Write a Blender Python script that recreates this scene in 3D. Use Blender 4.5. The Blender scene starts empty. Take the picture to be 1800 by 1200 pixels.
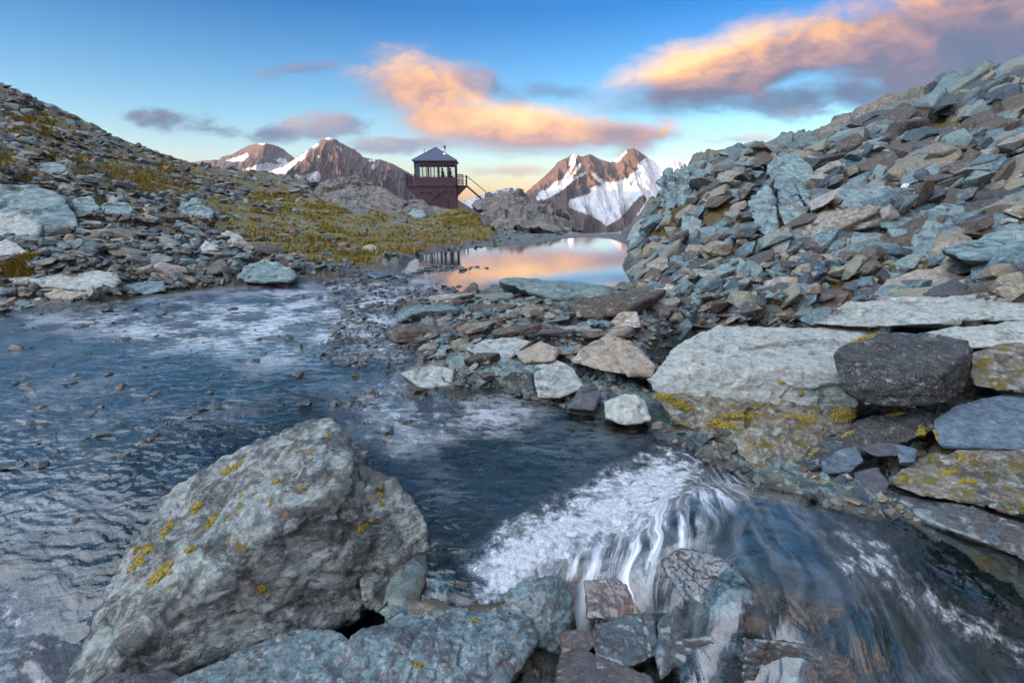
import bpy, bmesh, math, random
import numpy as np
from mathutils import Vector, Matrix
from mathutils.bvhtree import BVHTree

rng = np.random.default_rng(7)
random.seed(7)
sc = bpy.context.scene
C = sc.collection

# ------------------------------------------------------------------ camera geometry
F = 900.0; PITCH = math.atan(250/900.0); CZ = 1.6
cp, sp = math.cos(PITCH), math.sin(PITCH)
def ue(px, py):
    a = (np.asarray(px, float)-900)/F; b = (600-np.asarray(py, float))/F
    d = cp+b*sp
    return a/d, (-sp+b*cp)/d
def P(px, py, Y):
    u, e = ue(px, py)
    return np.array([float(u)*Y, Y, CZ+float(e)*Y])
def Pz(px, py, z):
    u, e = ue(px, py)
    return P(px, py, (z-CZ)/float(e))
def proj(x, y, z):
    zc = z-CZ; y = np.maximum(y, 1e-3)
    fwd = y*cp - zc*sp; up = y*sp + zc*cp
    fwd = np.maximum(fwd, 1e-3)
    return 900+F*x/fwd, 600-F*up/fwd

# ------------------------------------------------------------------ noise
def _h(ix, iy, iz, s):
    h = (ix*374761393 + iy*668265263 + iz*2147483647 + s*1274126177) & 0xffffffff
    h = ((h ^ (h >> 13))*1274126177) & 0xffffffff
    h = (h ^ (h >> 16)) & 0xffffffff
    h = ((h*2246822519) & 0xffffffff)
    return (h ^ (h >> 15)) & 0xffffffff
def hf(ix, iy, s=0):
    return _h(ix, iy, ix*0+11, s).astype(np.float64)/4294967296.0
def noise3(x, y, z, s=0):
    x0 = np.floor(x).astype(np.int64); y0 = np.floor(y).astype(np.int64); z0 = np.floor(z).astype(np.int64)
    fx = x-x0; fy = y-y0; fz = z-z0
    ux = fx*fx*fx*(fx*(fx*6-15)+10); uy = fy*fy*fy*(fy*(fy*6-15)+10); uz = fz*fz*fz*(fz*(fz*6-15)+10)
    out = 0
    for dx in (0, 1):
        wx = ux if dx else 1-ux
        for dy in (0, 1):
            wy = uy if dy else 1-uy
            for dz in (0, 1):
                wz = uz if dz else 1-uz
                h = _h(x0+dx, y0+dy, z0+dz, s)
                gx = (h & 1023)/511.5-1; gy = ((h >> 10) & 1023)/511.5-1; gz = ((h >> 20) & 1023)/511.5-1
                out = out + wx*wy*wz*(gx*(fx-dx)+gy*(fy-dy)+gz*(fz-dz))
    return out*1.25
def fbm(x, y, z=0.0, o=5, s=0, g=.5, ridged=False):
    z = x*0+z; a = 1.0; f = 1.0; r = 0; t = 0
    for i in range(o):
        n = noise3(x*f, y*f, z*f, s+i*17)
        if ridged: n = 1-2*np.abs(n)*1.6
        r = r+a*n; t += a; a *= g; f *= 2.03
    return r/t
def sstep(a, b, x):
    t = np.clip((x-a)/(b-a), 0, 1); return t*t*(3-2*t)

# signed distance to polygon (negative inside), pixels
def polysd(px, py, poly):
    px = np.asarray(px, float); py = np.asarray(py, float)
    d = np.full(px.shape, 1e9); ins = np.zeros(px.shape, bool)
    n = len(poly)
    for i in range(n):
        x1, y1 = poly[i]; x2, y2 = poly[(i+1) % n]
        ex, ey = x2-x1, y2-y1
        t = np.clip(((px-x1)*ex+(py-y1)*ey)/(ex*ex+ey*ey+1e-9), 0, 1)
        d = np.minimum(d, (px-x1-t*ex)**2+(py-y1-t*ey)**2)
        c = ((y1 > py) != (y2 > py)) & (px < ex*(py-y1)/(ey if abs(ey) > 1e-9 else 1e-9)+x1)
        ins ^= c
    d = np.sqrt(d)
    return np.where(ins, -d, d)

class RBF:
    def __init__(s, pts, vals, lam=1e-4):
        s.p = np.array(pts, float); n = len(s.p)
        d = np.hypot(s.p[:, None, 0]-s.p[None, :, 0], s.p[:, None, 1]-s.p[None, :, 1])
        K = s.k(d)+np.eye(n)*lam
        Q = np.c_[np.ones(n), s.p]
        A = np.block([[K, Q], [Q.T, np.zeros((3, 3))]])
        w = np.linalg.solve(A, np.r_[np.array(vals, float), 0, 0, 0])
        s.w = w[:n]; s.c = w[n:]
    def k(s, d): return d*np.sqrt(d)          # r^1.5 kernel: tighter than thin plate
    def __call__(s, x, y):
        r = s.c[0]+s.c[1]*x+s.c[2]*y
        for (a, b), w in zip(s.p, s.w):
            r = r+w*s.k(np.hypot(x-a, y-b))
        return r

# ------------------------------------------------------------------ mesh helpers
def mesh_np(name, v, f, smooth=True, attrs=None, mats=None):
    me = bpy.data.meshes.new(name)
    v = np.asarray(v, np.float32); f = np.asarray(f, np.int32)
    k = f.shape[1]
    me.vertices.add(len(v)); me.vertices.foreach_set('co', v.ravel())
    me.loops.add(f.size); me.loops.foreach_set('vertex_index', f.ravel())
    me.polygons.add(len(f))
    me.polygons.foreach_set('loop_start', np.arange(0, f.size, k, dtype=np.int32))
    me.polygons.foreach_set('loop_total', np.full(len(f), k, np.int32))
    me.polygons.foreach_set('use_smooth', np.full(len(f), smooth, bool))
    me.update(calc_edges=True)
    for nm, a in (attrs or {}).items():
        a = np.asarray(a, np.float32)
        if a.ndim == 1:
            at = me.attributes.new(nm, 'FLOAT', 'POINT'); at.data.foreach_set('value', a)
        else:
            at = me.attributes.new(nm, 'FLOAT_VECTOR', 'POINT'); at.data.foreach_set('vector', a.ravel())
    for m in (mats or []): me.materials.append(m)
    return me
def link(name, me, parent=None, loc=None):
    o = bpy.data.objects.new(name, me); C.objects.link(o)
    if parent: o.parent = parent
    if loc is not None: o.location = loc
    return o
def tag(o, label=None, cat=None, group=None, kind=None):
    if label: o['label'] = label
    if cat: o['category'] = cat
    if group: o['group'] = group
    if kind: o['kind'] = kind
    return o
def grid_faces(nr, nc):
    i = np.arange(nr-1)[:, None]*nc+np.arange(nc-1)[None, :]
    return np.stack([i, i+1, i+nc+1, i+nc], -1).reshape(-1, 4)

# ------------------------------------------------------------------ node helpers
class NT:
    def __init__(s, name):
        s.m = bpy.data.materials.new(name); s.m.use_nodes = True
        s.t = s.m.node_tree; s.t.nodes.clear()
    def n(s, typ, ins=None, **kw):
        nd = s.t.nodes.new(typ)
        for k, v in kw.items(): setattr(nd, k, v)
        for k, v in (ins or {}).items():
            s.put(nd.inputs[k], v)
        return nd
    def put(s, sock, v):
        if isinstance(v, bpy.types.NodeSocket): s.t.links.new(v, sock)
        elif isinstance(v, bpy.types.Node): s.t.links.new(v.outputs[0], sock)
        else:
            if hasattr(sock, 'default_value'):
                if isinstance(v, (tuple, list)) and len(v) == 3 and len(sock.default_value) == 4: v = (*v, 1)
                sock.default_value = v
    def math(s, op, a, b=0.0, c=0.0, clamp=False):
        nd = s.t.nodes.new('ShaderNodeMath'); nd.operation = op; nd.use_clamp = clamp
        s.put(nd.inputs[0], a); s.put(nd.inputs[1], b); s.put(nd.inputs[2], c); return nd.outputs[0]
    def mix(s, fac, a, b, blend='MIX'):
        nd = s.t.nodes.new('ShaderNodeMix'); nd.data_type = 'RGBA'; nd.blend_type = blend
        s.put(nd.inputs[0], fac); s.put(nd.inputs[6], a); s.put(nd.inputs[7], b); return nd.outputs[2]
    def noise(s, vec, scale, detail=4, rough=.55, dist=0.0):
        nd = s.n('ShaderNodeTexNoise', {'Scale': scale, 'Detail': detail, 'Roughness': rough, 'Distortion': dist})
        if vec is not None: s.put(nd.inputs['Vector'], vec)
        return nd.outputs[0]
    def vor(s, vec, scale, feature='F1', out=0, rand=1.0):
        nd = s.n('ShaderNodeTexVoronoi', {'Scale': scale, 'Randomness': rand}, feature=feature)
        if vec is not None: s.put(nd.inputs['Vector'], vec)
        return nd.outputs[out]
    def step(s, x, a, b):
        nd = s.n('ShaderNodeMapRange', {'Value': x, 'From Min': a, 'From Max': b}, interpolation_type='SMOOTHSTEP')
        return nd.outputs[0]
    def lin(s, x, a, b, c=0.0, d=1.0):
        nd = s.n('ShaderNodeMapRange', {'Value': x, 'From Min': a, 'From Max': b, 'To Min': c, 'To Max': d})
        return nd.outputs[0]
    def ramp(s, x, stops):
        nd = s.n('ShaderNodeValToRGB', {0: x}); cr = nd.color_ramp
        while len(cr.elements) > 1: cr.elements.remove(cr.elements[-1])
        cr.elements[0].position = stops[0][0]; cr.elements[0].color = (*stops[0][1], 1)
        for p, c in stops[1:]:
            e = cr.elements.new(p); e.color = (*c, 1)
        return nd.outputs[0]
    def attr(s, name): return s.n('ShaderNodeAttribute', attribute_name=name)
    def vmul(s, v, m):
        nd = s.n('ShaderNodeVectorMath', operation='MULTIPLY'); s.put(nd.inputs[0], v); s.put(nd.inputs[1], m); return nd.outputs[0]
    def vadd(s, v, m):
        nd = s.n('ShaderNodeVectorMath', operation='ADD'); s.put(nd.inputs[0], v); s.put(nd.inputs[1], m); return nd.outputs[0]
    def out(s, surf=None, vol=None):
        o = s.n('ShaderNodeOutputMaterial')
        if surf is not None: s.put(o.inputs[0], surf)
        if vol is not None: s.put(o.inputs[1], vol)
        return s.m

STONE = [(.0, (.028, .040, .050)), (.2, (.042, .082, .105)), (.38, (.11, .068, .038)), (.5, (.095, .160, .180)), (.68, (.18, .25, .235)), (.84, (.24, .185, .115)), (1., (.33, .35, .33))]

def rock_mat(name, stops=STONE, tone='random', sc_=1.0, lichen=.3, dark=.3, moss=.0, mosscol=(.17, .13, .015), wet=0.0,
             streak=.5, rot=(0, 0, 0), bump=1.0, tonevar=.35, orange=.0, terrain=False, bright=1.0, speck=0.0):
    N = NT(name)
    geo = N.n('ShaderNodeNewGeometry'); pos = geo.outputs['Position']
    sn = N.n('ShaderNodeSeparateXYZ', {0: geo.outputs['Normal']}); nz = sn.outputs[2]
    if tone == 'random':
        tn = N.n('ShaderNodeObjectInfo').outputs['Random']
    elif tone == 'attr':
        tn = N.attr('tone').outputs['Fac']
    else: tn = float(tone)
    # bedding: stretched coordinates
    mp = N.n('ShaderNodeMapping', {0: pos, 'Rotation': rot, 'Scale': (1, 1, 7)}, vector_type='POINT')
    n_big = N.noise(pos, 1.7*sc_, 5, .6)
    n_mid = N.noise(pos, 9*sc_, 6, .65, .4)
    n_fine = N.noise(pos, 75*sc_, 5, .75)
    n_str = N.noise(mp.outputs[0], 5*sc_, 6, .7, .6)
    t = N.math('ADD', N.math('MULTIPLY', tn, 1-tonevar), N.math('MULTIPLY', N.math('ADD', n_big, N.math('MULTIPLY', n_str, streak)), tonevar))
    t = N.math('ADD', t, N.math('MULTIPLY', N.math('SUBTRACT', n_mid, .5), .5))
    col = N.ramp(t, stops)
    m = N.lin(n_str, .3, .7, 1-.45*streak, 1+.35*streak)
    m = N.math('MULTIPLY', m, N.lin(n_fine, .3, .7, .62, 1.4))
    m = N.math('MULTIPLY', m, N.lin(n_mid, .3, .7, .62, 1.32))
    m = N.math('MULTIPLY', m, bright)
    mc = N.n('ShaderNodeCombineColor', {0: m, 1: m, 2: m})
    col = N.mix(1.0, col, mc.outputs[0], 'MULTIPLY')
    # dark mineral / lichen stains, patches with their own outlines
    ds = N.noise(N.vadd(pos, (3.1, 7.7, 1.3)), 2.3*sc_, 9, .68, .8)
    if dark: col = N.mix(N.math('MULTIPLY', N.step(ds, .60-.18*dark, .74-.18*dark), .78), col, (.022, .026, .028))
    lp = N.noise(N.vadd(pos, (13.1, 2.7, 5.3)), 6.5*sc_, 9, .68, .5)
    if lichen: col = N.mix(N.math('MULTIPLY', N.step(lp, .62-.16*lichen, .72-.16*lichen), .5), col, (.33, .36, .33))
    lo = N.noise(N.vadd(pos, (23.1, 12.7, 9.3)), 8*sc_, 7, .6, .4)
    if orange: col = N.mix(N.math('MULTIPLY', N.step(lo, .66-.2*orange, .71-.2*orange), .65), col, (.22, .13, .075))
    if speck:
        vs = N.vor(pos, 55*sc_); col = N.mix(N.math('MULTIPLY', N.step(vs, .26, .16), N.step(lp, .42, .5)), col, (.42, .40, .33))
    if moss or terrain:
        mn = N.noise(N.vadd(pos, (5., 9., 2.)), 3.2*sc_, 8, .7, .3)
        mm = N.step(N.math('ADD', mn, N.math('MULTIPLY', nz, .16)), .80-.25*moss, .86-.25*moss)
        mcv = N.mix(N.step(n_mid, .35, .65), mosscol, (mosscol[0]*.55, mosscol[1]*.6, mosscol[2]*.7))
        if not terrain: col = N.mix(mm, col, mcv)
    rough = N.lin(n_fine, .3, .7, .62-.5*wet, .9-.5*wet)
    if terrain:
        ms = N.attr('moss').outputs['Fac']; ru = N.attr('rust').outputs['Fac']; we = N.attr('wet').outputs['Fac']
        gn = N.noise(pos, 2.3, 8, .72)
        gn2 = N.noise(N.vadd(pos, (9, 1, 4)), 6, 6, .7)
        gm = N.step(N.math('ADD', gn, N.math('MULTIPLY', ms, .33)), .74, .84)
        rm = N.step(N.math('ADD', gn2, N.math('MULTIPLY', ru, .5)), .72, .80)
        soil = N.ramp(n_mid, [(.25, (.03, .024, .016)), (.5, (.095, .058, .018)), (.62, (.12, .10, .02)), (.8, (.24, .115, .02))])
        grass = N.ramp(N.math('ADD', N.math('MULTIPLY', gn2, .7), N.math('MULTIPLY', n_fine, .3)),
                       [(.34, (.035, .045, .008)), (.45, (.075, .072, .010)), (.55, (.145, .11, .013)), (.66, (.17, .080, .018))])
        col = N.mix(rm, col, soil)
        col = N.mix(gm, col, grass)
        wd = N.math('MULTIPLY', we, .72)
        col = N.mix(wd, col, N.mix(N.step(gn, .4, .65), (.018, .020, .018), (.05, .038, .024)))
        rough = N.math('MULTIPLY', rough, N.lin(we, 0, 1, 1, .35))
    # bump
    cr = N.n('ShaderNodeTexVoronoi', {'Vector': N.vadd(mp.outputs[0], N.vmul(N.n('ShaderNodeTexNoise', {'Vector': pos, 'Scale': 3*sc_, 'Detail': 4}).outputs[1], (.9, .9, .9))), 'Scale': 1.6*sc_}, feature='DISTANCE_TO_EDGE').outputs[0]
    crk = N.step(N.math('ADD', cr, N.math('MULTIPLY', N.step(n_big, .45, .55), .05)), .0, .02)
    col = N.mix(N.math('SUBTRACT', 1.0, crk), col, N.mix(.75, col, (.012, .012, .012)))
    hgt = N.math('ADD', N.math('MULTIPLY', n_mid, .5), N.math('MULTIPLY', n_str, .6*streak+.15))
    hgt = N.math('ADD', hgt, N.math('MULTIPLY', n_fine, .16))
    hgt = N.math('ADD', hgt, N.math('MULTIPLY', crk, .18))
    b = N.n('ShaderNodeBump', {'Strength': min(1.0, .85*bump), 'Distance': .075*bump/sc_, 'Height': hgt})
    bs = N.n('ShaderNodeBsdfPrincipled', {'Base Color': col, 'Roughness': rough, 'Normal': b.outputs[0]})
    bs.inputs['Specular IOR Level'].default_value = .35+.3*wet
    if wet:
        bs.inputs['Coat Weight'].default_value = wet; bs.inputs['Coat Roughness'].default_value = .08
    return N.out(bs.outputs[0])

def plain(name, col, rough=.6, var=.15, metal=0.0, scale=8, stretch=(1, 1, 1), bump=.02):
    N = NT(name)
    tc = N.n('ShaderNodeTexCoord').outputs['Object']
    v = N.vmul(tc, stretch)
    n = N.noise(v, scale, 5, .6)
    m = N.lin(n, .3, .7, 1-var, 1+var)
    c = N.mix(1.0, (*col, 1), N.n('ShaderNodeCombineColor', {0: m, 1: m, 2: m}).outputs[0], 'MULTIPLY')
    b = N.n('ShaderNodeBump', {'Strength': .5, 'Distance': bump, 'Height': n})
    bs = N.n('ShaderNodeBsdfPrincipled', {'Base Color': c, 'Roughness': rough, 'Metallic': metal, 'Normal': b.outputs[0]})
    return N.out(bs.outputs[0])

# ------------------------------------------------------------------ terrain control points
L = []   # (u, lnY, e)
def c(px, py, Y):
    u, e = ue(px, py); L.append((float(u), math.log(Y), float(e)))
def cz(px, py, z):
    u, e = ue(px, py); Y = (z-CZ)/float(e); L.append((float(u), math.log(Y), float(e)))
def cr_(u, Y, z): L.append((u, math.log(Y), (z-CZ)/Y))
# left hillside
for t in [(0,150,45),(60,178,47),(130,207,50),(200,246,54),(260,268,60),(310,286,66),
          (0,230,28),(100,250,32),(0,300,17),(0,380,11.5),(100,330,17),(200,300,26),(200,390,14.5),(300,330,31),(300,390,17),(300,450,11),
          (0,440,9.6),(120,440,10),(120,480,8.8),(400,330,42),(400,380,24),(400,440,13),(400,480,10.2),(500,345,42),(500,400,22),(500,450,13.5),
          (380,299,62),(440,303,62),(500,312,60),(550,330,50),(600,345,46),(650,365,42),(600,400,26),(600,440,16),(700,385,38),(700,420,23),
          (760,385,44),(820,368,50),(840,385,42),(880,395,36),(800,410,28),(860,425,22),(760,435,18.5),(660,455,14),
          (950,400,33),(1000,408,29),(920,415,25),
          (1060,412,29),(1100,412,27),
          (560,478,10.9),(660,472,11.8),(720,455,14.8),(270,515,8.9),(120,535,8.2),(0,545,7.9)]: c(*t)
# right slope
for t in [(1120,475,11),(1110,445,16),(1118,425,20),(1135,385,20),(1150,345,20.5),(1168,312,21),(1205,288,22),(1270,266,24),(1330,270,27),(1400,264,32),
          (1440,248,34),(1480,228,35),(1540,196,36),(1600,176,36),(1700,143,38),(1800,112,38),
          (1170,420,14),(1200,390,15.5),(1200,340,18),(1300,340,17.5),(1300,420,12.5),(1400,430,11),(1400,340,17),(1330,300,22),(1500,400,12),(1500,300,20),
          (1620,400,10.5),(1600,300,18),(1620,230,27),(1750,200,27),(1790,300,15),(1790,400,8.6),(1500,470,8.9),(1300,480,9.2),(1200,490,9.2),
          (1650,470,7.8),(1790,500,6.0),(1790,580,4.9)]: c(*t)
for t in [(1130,512,.02),(1000,525,-.02),(880,515,-.03),(800,525,-.04),(760,545,-.02),(750,600,-.05),(760,650,-.08),(800,680,-.1),(900,700,-.15),
          (1000,560,-.04),(1200,550,.02),(1400,545,.1),(1000,640,-.06),(1100,620,-.05),(1130,690,-.38),(1600,560,.2),(1300,600,-.1),
          (900,600,-.0),(1200,760,-.38),(1350,850,-.42),(1450,780,-.38),(1600,700,-.3),(1790,650,-.1),(1550,880,-.5),(1790,830,-.4),
          (1790,960,-.62),(1000,710,-.35)]: cz(*t)
# ground round the camera and to the sides
for t in [(-.6,1.6,-.75),(0,1.4,-.85),(.3,1.5,-.8),(1.0,1.5,-.9),(-1.2,1.5,-.7),(-.9,2.2,-.62),(0,1.0,-.8),(.8,.8,-.9),(-.8,.8,-.8),(0,.4,-.6),(1,.4,-.7),(-1,.4,-.7),
          (-2.4,.4,-.5),(-2.4,2,-.2),(-2.4,6,.4),(-2.2,12,5),(-2.2,30,14),(-2.2,60,20),(2.4,.4,-.7),(2.4,2,.1),(2.4,5,1.2),(2.2,12,6),(2.2,30,16),(2.2,60,22),
          (1.3,2.6,-.3),(1.3,4,.2),(1.4,7,1.4),(1.4,12,4.5),(1.4,30,13),(-1.4,8,.3),(-1.4,14,3),(-1.4,30,11),(-1.3,3.5,-.4)]: cr_(*t)
# beyond the skylines the ground drops away
for u_, Y, e in [(-1.0,80,.15),(-.8,85,.06),(-.65,95,.02),(-.5,90,.0),(-.3,85,-.01),(-.15,80,-.035),(0,60,-.09),(.1,45,-.1),(.2,45,-.06),(.3,40,.0),(.45,55,.03),(.6,60,.09),(.8,60,.15),(1.0,62,.17),
                (-2.2,100,.1),(2.2,100,.1),(-1.5,100,.13),(1.5,90,.15),(-.1,70,-.05)]:
    L.append((u_, math.log(Y), e))
for u_ in (-2.4, -1.6, -1, -.5, 0, .5, 1, 1.6, 2.4):
    for Y, e in ((160, -.06), (400, -.16), (1200, -.22), (5000, -.14)):
        L.append((u_, math.log(Y), e))
land = RBF([(a, b*.55) for a, b, _ in L], [e for *_, e in L], 2e-4)

WZ = []
for t in [(1040,420,0),(740,455,0),(1100,490,0),(900,500,0),(650,500,-.005),(500,510,-.01),(650,550,-.04),(500,560,-.05),(250,540,-.03),(0,560,-.05),(0,650,-.12),(300,650,-.12),(600,620,-.10),
          (0,800,-.27),(300,780,-.24),(600,700,-.19),(450,700,-.19),(800,690,-.17),(900,705,-.22),(720,720,-.24),(0,950,-.42),(0,1150,-.62),(100,1190,-.66),(300,950,-.42),
          (700,790,-.36),(850,770,-.355),(1000,760,-.37),(1130,750,-.385),(1200,800,-.39),(1300,850,-.4),(800,900,-.39),(780,1000,-.43),(850,1040,-.46),(1000,870,-.395),(950,980,-.43),(1120,850,-.39),(1050,920,-.40),
          # the dome of water over the rock
          (1170,880,-.28),(1260,857,-.21),(1340,866,-.19),(1420,888,-.23),(1500,915,-.31),
          (1110,940,-.37),(1200,940,-.24),(1300,950,-.18),(1400,960,-.18),(1500,980,-.26),(1590,1020,-.42),
          (1040,1010,-.47),(1060,1080,-.62),(1020,1100,-.70),(1150,1020,-.40),(1250,1040,-.26),(1350,1050,-.22),(1450,1060,-.24),(1550,1060,-.34),
          (1180,1120,-.60),(1300,1130,-.34),(1420,1150,-.33),(1560,1140,-.43),(1650,1100,-.58),(1300,1195,-.50),(1500,1195,-.45),(1700,1190,-.64),
          (1620,960,-.50),(1700,1000,-.58),(1790,1060,-.68),(1790,1150,-.76),(1600,930,-.48),(970,1150,-.72),(950,1100,-.62)]:
    u, e = ue(t[0], t[1]); Y = (t[2]-CZ)/float(e); WZ.append((float(u), math.log(Y), t[2]))
for t in [(-2.2,1.5,-.7),(-2,3,-.35),(-2,7,-.05),(-1.6,.9,-.8),(2,1.2,-1.1),(2,3,-.5),(1.5,1.5,-.85),(0,1.2,-.9),(.6,1.3,-.85),(0,40,0),(.5,40,0),(-.5,40,0),(-2,40,0),(2,40,0),(1.5,10,0)]:
    WZ.append((t[0], math.log(t[1]), t[2]))
watz = RBF([(a, b) for a, b, _ in WZ], [z for *_, z in WZ], 1e-4)

WPOLY = [(-900,600),(-300,565),(0,553),(110,543),(200,527),(285,517),(380,503),(500,495),(600,487),(700,478),(712,465),(730,449),(790,438),(860,433),(925,428),(985,419),(1030,415),(1075,419),(1106,430),
         (1104,450),(1100,468),(1118,490),(1108,500),(1050,509),(990,511),(930,505),(870,503),(850,512),(790,516),(740,524),(700,535),(715,560),(735,590),(738,620),(712,655),(725,685),
         (860,692),(950,706),(1000,722),(1060,730),(1135,742),(1150,765),(1210,790),(1290,822),(1345,862),(1420,885),(1500,905),(1600,925),(1700,975),(1800,1045),(2300,1350),(2300,1600),(900,1600),(985,1180),
         (1010,1100),(1000,1050),(960,1020),(880,1060),(800,1070),(735,1060),(745,980),(738,900),(690,840),(620,790),(560,760),(430,810),(300,900),(200,1010),(130,1150),(60,1300),(-300,1500),(-1200,1200)]
DOME = [(1000,1000),(1080,930),(1150,885),(1250,856),(1350,866),(1450,892),(1530,930),(1590,1000),(1640,1060),(1720,1140),(1800,1210),(1700,1400),(1150,1400),(1130,1200),(1120,1100),(1050,1100),(1010,1090)]
FOAM = [[(835,985),(900,935),(980,895),(1060,850),(1110,820),(1165,800),(1230,830),(1200,868),(1110,930),(1020,965),(960,1005),(900,1050),(850,1060)],
        [(1440,930),(1500,925),(1560,960),(1600,1010),(1700,1080),(1800,1130),(1800,1175),(1700,1130),(1600,1060),(1560,1030),(1500,1020),(1470,985)],
        [(1040,1010),(1075,1000),(1050,1060),(1030,1110),(1005,1105)],
        [(-10,1040),(60,1050),(90,1075),(40,1100),(-10,1090)]]

# ------------------------------------------------------------------ slab field (piled flat stones as relief)
def slabfield(x, y, cell, seed, tilt=(0, 0), amp=.22, fill=.8):
    gx = x/cell; gy = y/cell
    wob = .22*noise3(gx*1.6, gy*1.6, gx*0+seed, seed); wob2 = .22*noise3(gx*1.6+9, gy*1.6, gx*0+seed, seed+1)
    gx = gx+wob; gy = gy+wob2
    ix = np.floor(gx).astype(np.int64); iy = np.floor(gy).astype(np.int64)
    best = np.zeros(x.shape); tone = np.full(x.shape, .35)
    for dx in (-1, 0, 1):
        for dy in (-1, 0, 1):
            jx = ix+dx; jy = iy+dy
            r = [hf(jx, jy, seed+k*7) for k in range(8)]
            cx = jx+.15+.7*r[0]; cy = jy+.15+.7*r[1]
            an = r[2]*3.1416; ca, sa = np.cos(an), np.sin(an)
            px = gx-cx; py = gy-cy
            a = px*ca+py*sa; b = -px*sa+py*ca
            ra = .45+.45*r[3]; rb = ra*(.45+.5*r[4])
            # irregular five-ish sided outline
            ang = np.arctan2(b/rb, a/ra); rad = np.sqrt((a/ra)**2+(b/rb)**2)
            k = np.floor(3+3*r[5]); sec = 6.2832/ (k+1)
            lob = np.cos(np.mod(ang+r[6]*6, sec)-sec/2)/math.cos(.45)
            inside = (rad*lob < 1) & (r[7] < fill)
            h = (r[5]*.9+.25) + (tilt[0]+1.6*(r[6]-.5))*a*.9 + (tilt[1]+1.4*(r[3]-.5))*b*.9
            edge = np.clip((1-rad*lob)*9, 0, 1)
            h = h*(.75+.25*edge)
            m = inside & (h > best)
            best = np.where(m, h, best); tone = np.where(m, r[4]*.65+r[0]*.35, tone)
    return best*cell*amp, tone

# ------------------------------------------------------------------ terrain sheet
us = np.concatenate([np.linspace(-3.2, -1.32, 90)[:-1], np.linspace(-1.32, 1.32, 1300), np.linspace(1.32, 3.2, 90)[1:]])
ly = np.concatenate([np.linspace(math.log(.4), math.log(1.2), 60)[:-1], np.linspace(math.log(1.2), math.log(100), 820), np.linspace(math.log(100), math.log(9300), 90)[1:]])
U, LY = np.meshgrid(us, ly); Yg = np.exp(LY); Xg = U*Yg
# evaluate smooth fields on a coarser grid then interpolate
def coarse(fn, nu=330, nl=330):
    cu = np.linspace(us[0], us[-1], nu); cl = np.linspace(ly[0], ly[-1], nl)
    A, B = np.meshgrid(cu, cl); V = fn(A, B)
    fu = (U-cu[0])/(cu[1]-cu[0]); fl = (LY-cl[0])/(cl[1]-cl[0])
    iu = np.clip(fu.astype(int), 0, nu-2); il = np.clip(fl.astype(int), 0, nl-2)
    fu = fu-iu; fl = fl-il
    return (V[il, iu]*(1-fu)*(1-fl)+V[il, iu+1]*fu*(1-fl)+V[il+1, iu]*(1-fu)*fl+V[il+1, iu+1]*fu*fl)
e_land = coarse(lambda a, b: land(a, b*.55), 420, 420)
zw = coarse(watz, 420, 420)
zl = CZ+e_land*Yg
zfar = -18-.16*(Yg-110).clip(0, 900)-.062*(Yg-1010).clip(0, 1e5)
kf_ = sstep(100, 200, Yg); zl = zl*(1-kf_)+zfar*kf_
far = LY > math.log(95)
px_w, py_w = proj(Xg, Yg, zw)
sdw = polysd(px_w, py_w, WPOLY)
wob = 15*fbm(Xg*3, Yg*3, 0., 4, 5)*np.clip((py_w-400)/150, .1, 2.5)
sdw = np.where(Yg < 45, sdw+wob, 1e3)
sdd = polysd(px_w, py_w, DOME)
Wm = sstep(8, -10, sdw)
# land relief
px_l, py_l = proj(Xg, Yg, zl)
right = sstep(1080, 1250, px_l)
near = sstep(7, 3.5, Yg)
s1, t1 = slabfield(Xg, Yg, .22, 3, (.2, .1), .30)
s2, t2 = slabfield(Xg+.3, Yg, .62, 31, (.3, .2), .28)
s3, t3 = slabfield(Xg, Yg+.7, 1.7, 57, (.7, .25), .34)
s4, t4 = slabfield(Xg, Yg+.7, 4.2, 77, (.5, .25), .20)
k1 = sstep(13, 6, Yg); k2 = sstep(2.5, 5, Yg)*sstep(34, 18, Yg); k3 = sstep(8, 14, Yg)*(.35+.65*right); k4 = sstep(18, 30, Yg)*(.25+.75*right)
roughn = fbm(Xg*.35, Yg*.35, 0., 6, 40)*.5
rid = fbm(Xg*.22, Yg*.22, 3., 6, 44, .55, True)
relief = (s1-.03)*k1+(s2-.08)*k2+(s3-.2)*k3*.8+(s4-.4)*k4*.8
tone = np.where(s2*k2 > s1*k1, t2, t1); tone = np.where(s3*k3 > np.maximum(s1*k1, s2*k2), t3, tone); tone = np.where(s4*k4 > np.maximum(s3*k3, s2*k2), t4, tone)
# vegetation / rust masks
GR = [([(0,150),(310,285),(560,312),(600,400),(330,400),(0,340)], .62), ([(330,345),(430,352),(560,372),(690,380),(760,383),(845,362),(868,395),(860,432),(740,446),(640,468),(560,470),(470,440),(360,400)], 1.0),
      ([(560,365),(720,380),(850,360),(860,425),(640,455),(540,400)], 1.0),
      ([(20,195),(95,230),(90,240),(10,205)], 1.1), ([(170,280),(260,290),(320,330),(230,330),(180,310)], 1.0), ([(230,310),(330,320),(345,345),(250,345)], .8),
      ([(0,445),(70,455),(60,480),(0,495)], 1.2), ([(0,270),(60,290),(170,330),(120,330),(0,300)], .75),
      ([(780,375),(855,355),(880,400),(800,400)], 1.4), ([(440,340),(600,355),(610,380),(470,375)], 1.1), ([(0,420),(300,500),(430,490),(560,480),(650,465),(500,420),(300,400)], .35)]
moss = np.zeros(Xg.shape)
for pl, w in GR:
    moss = np.maximum(moss, w*sstep(14, -10, polysd(px_l, py_l, pl)))
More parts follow.
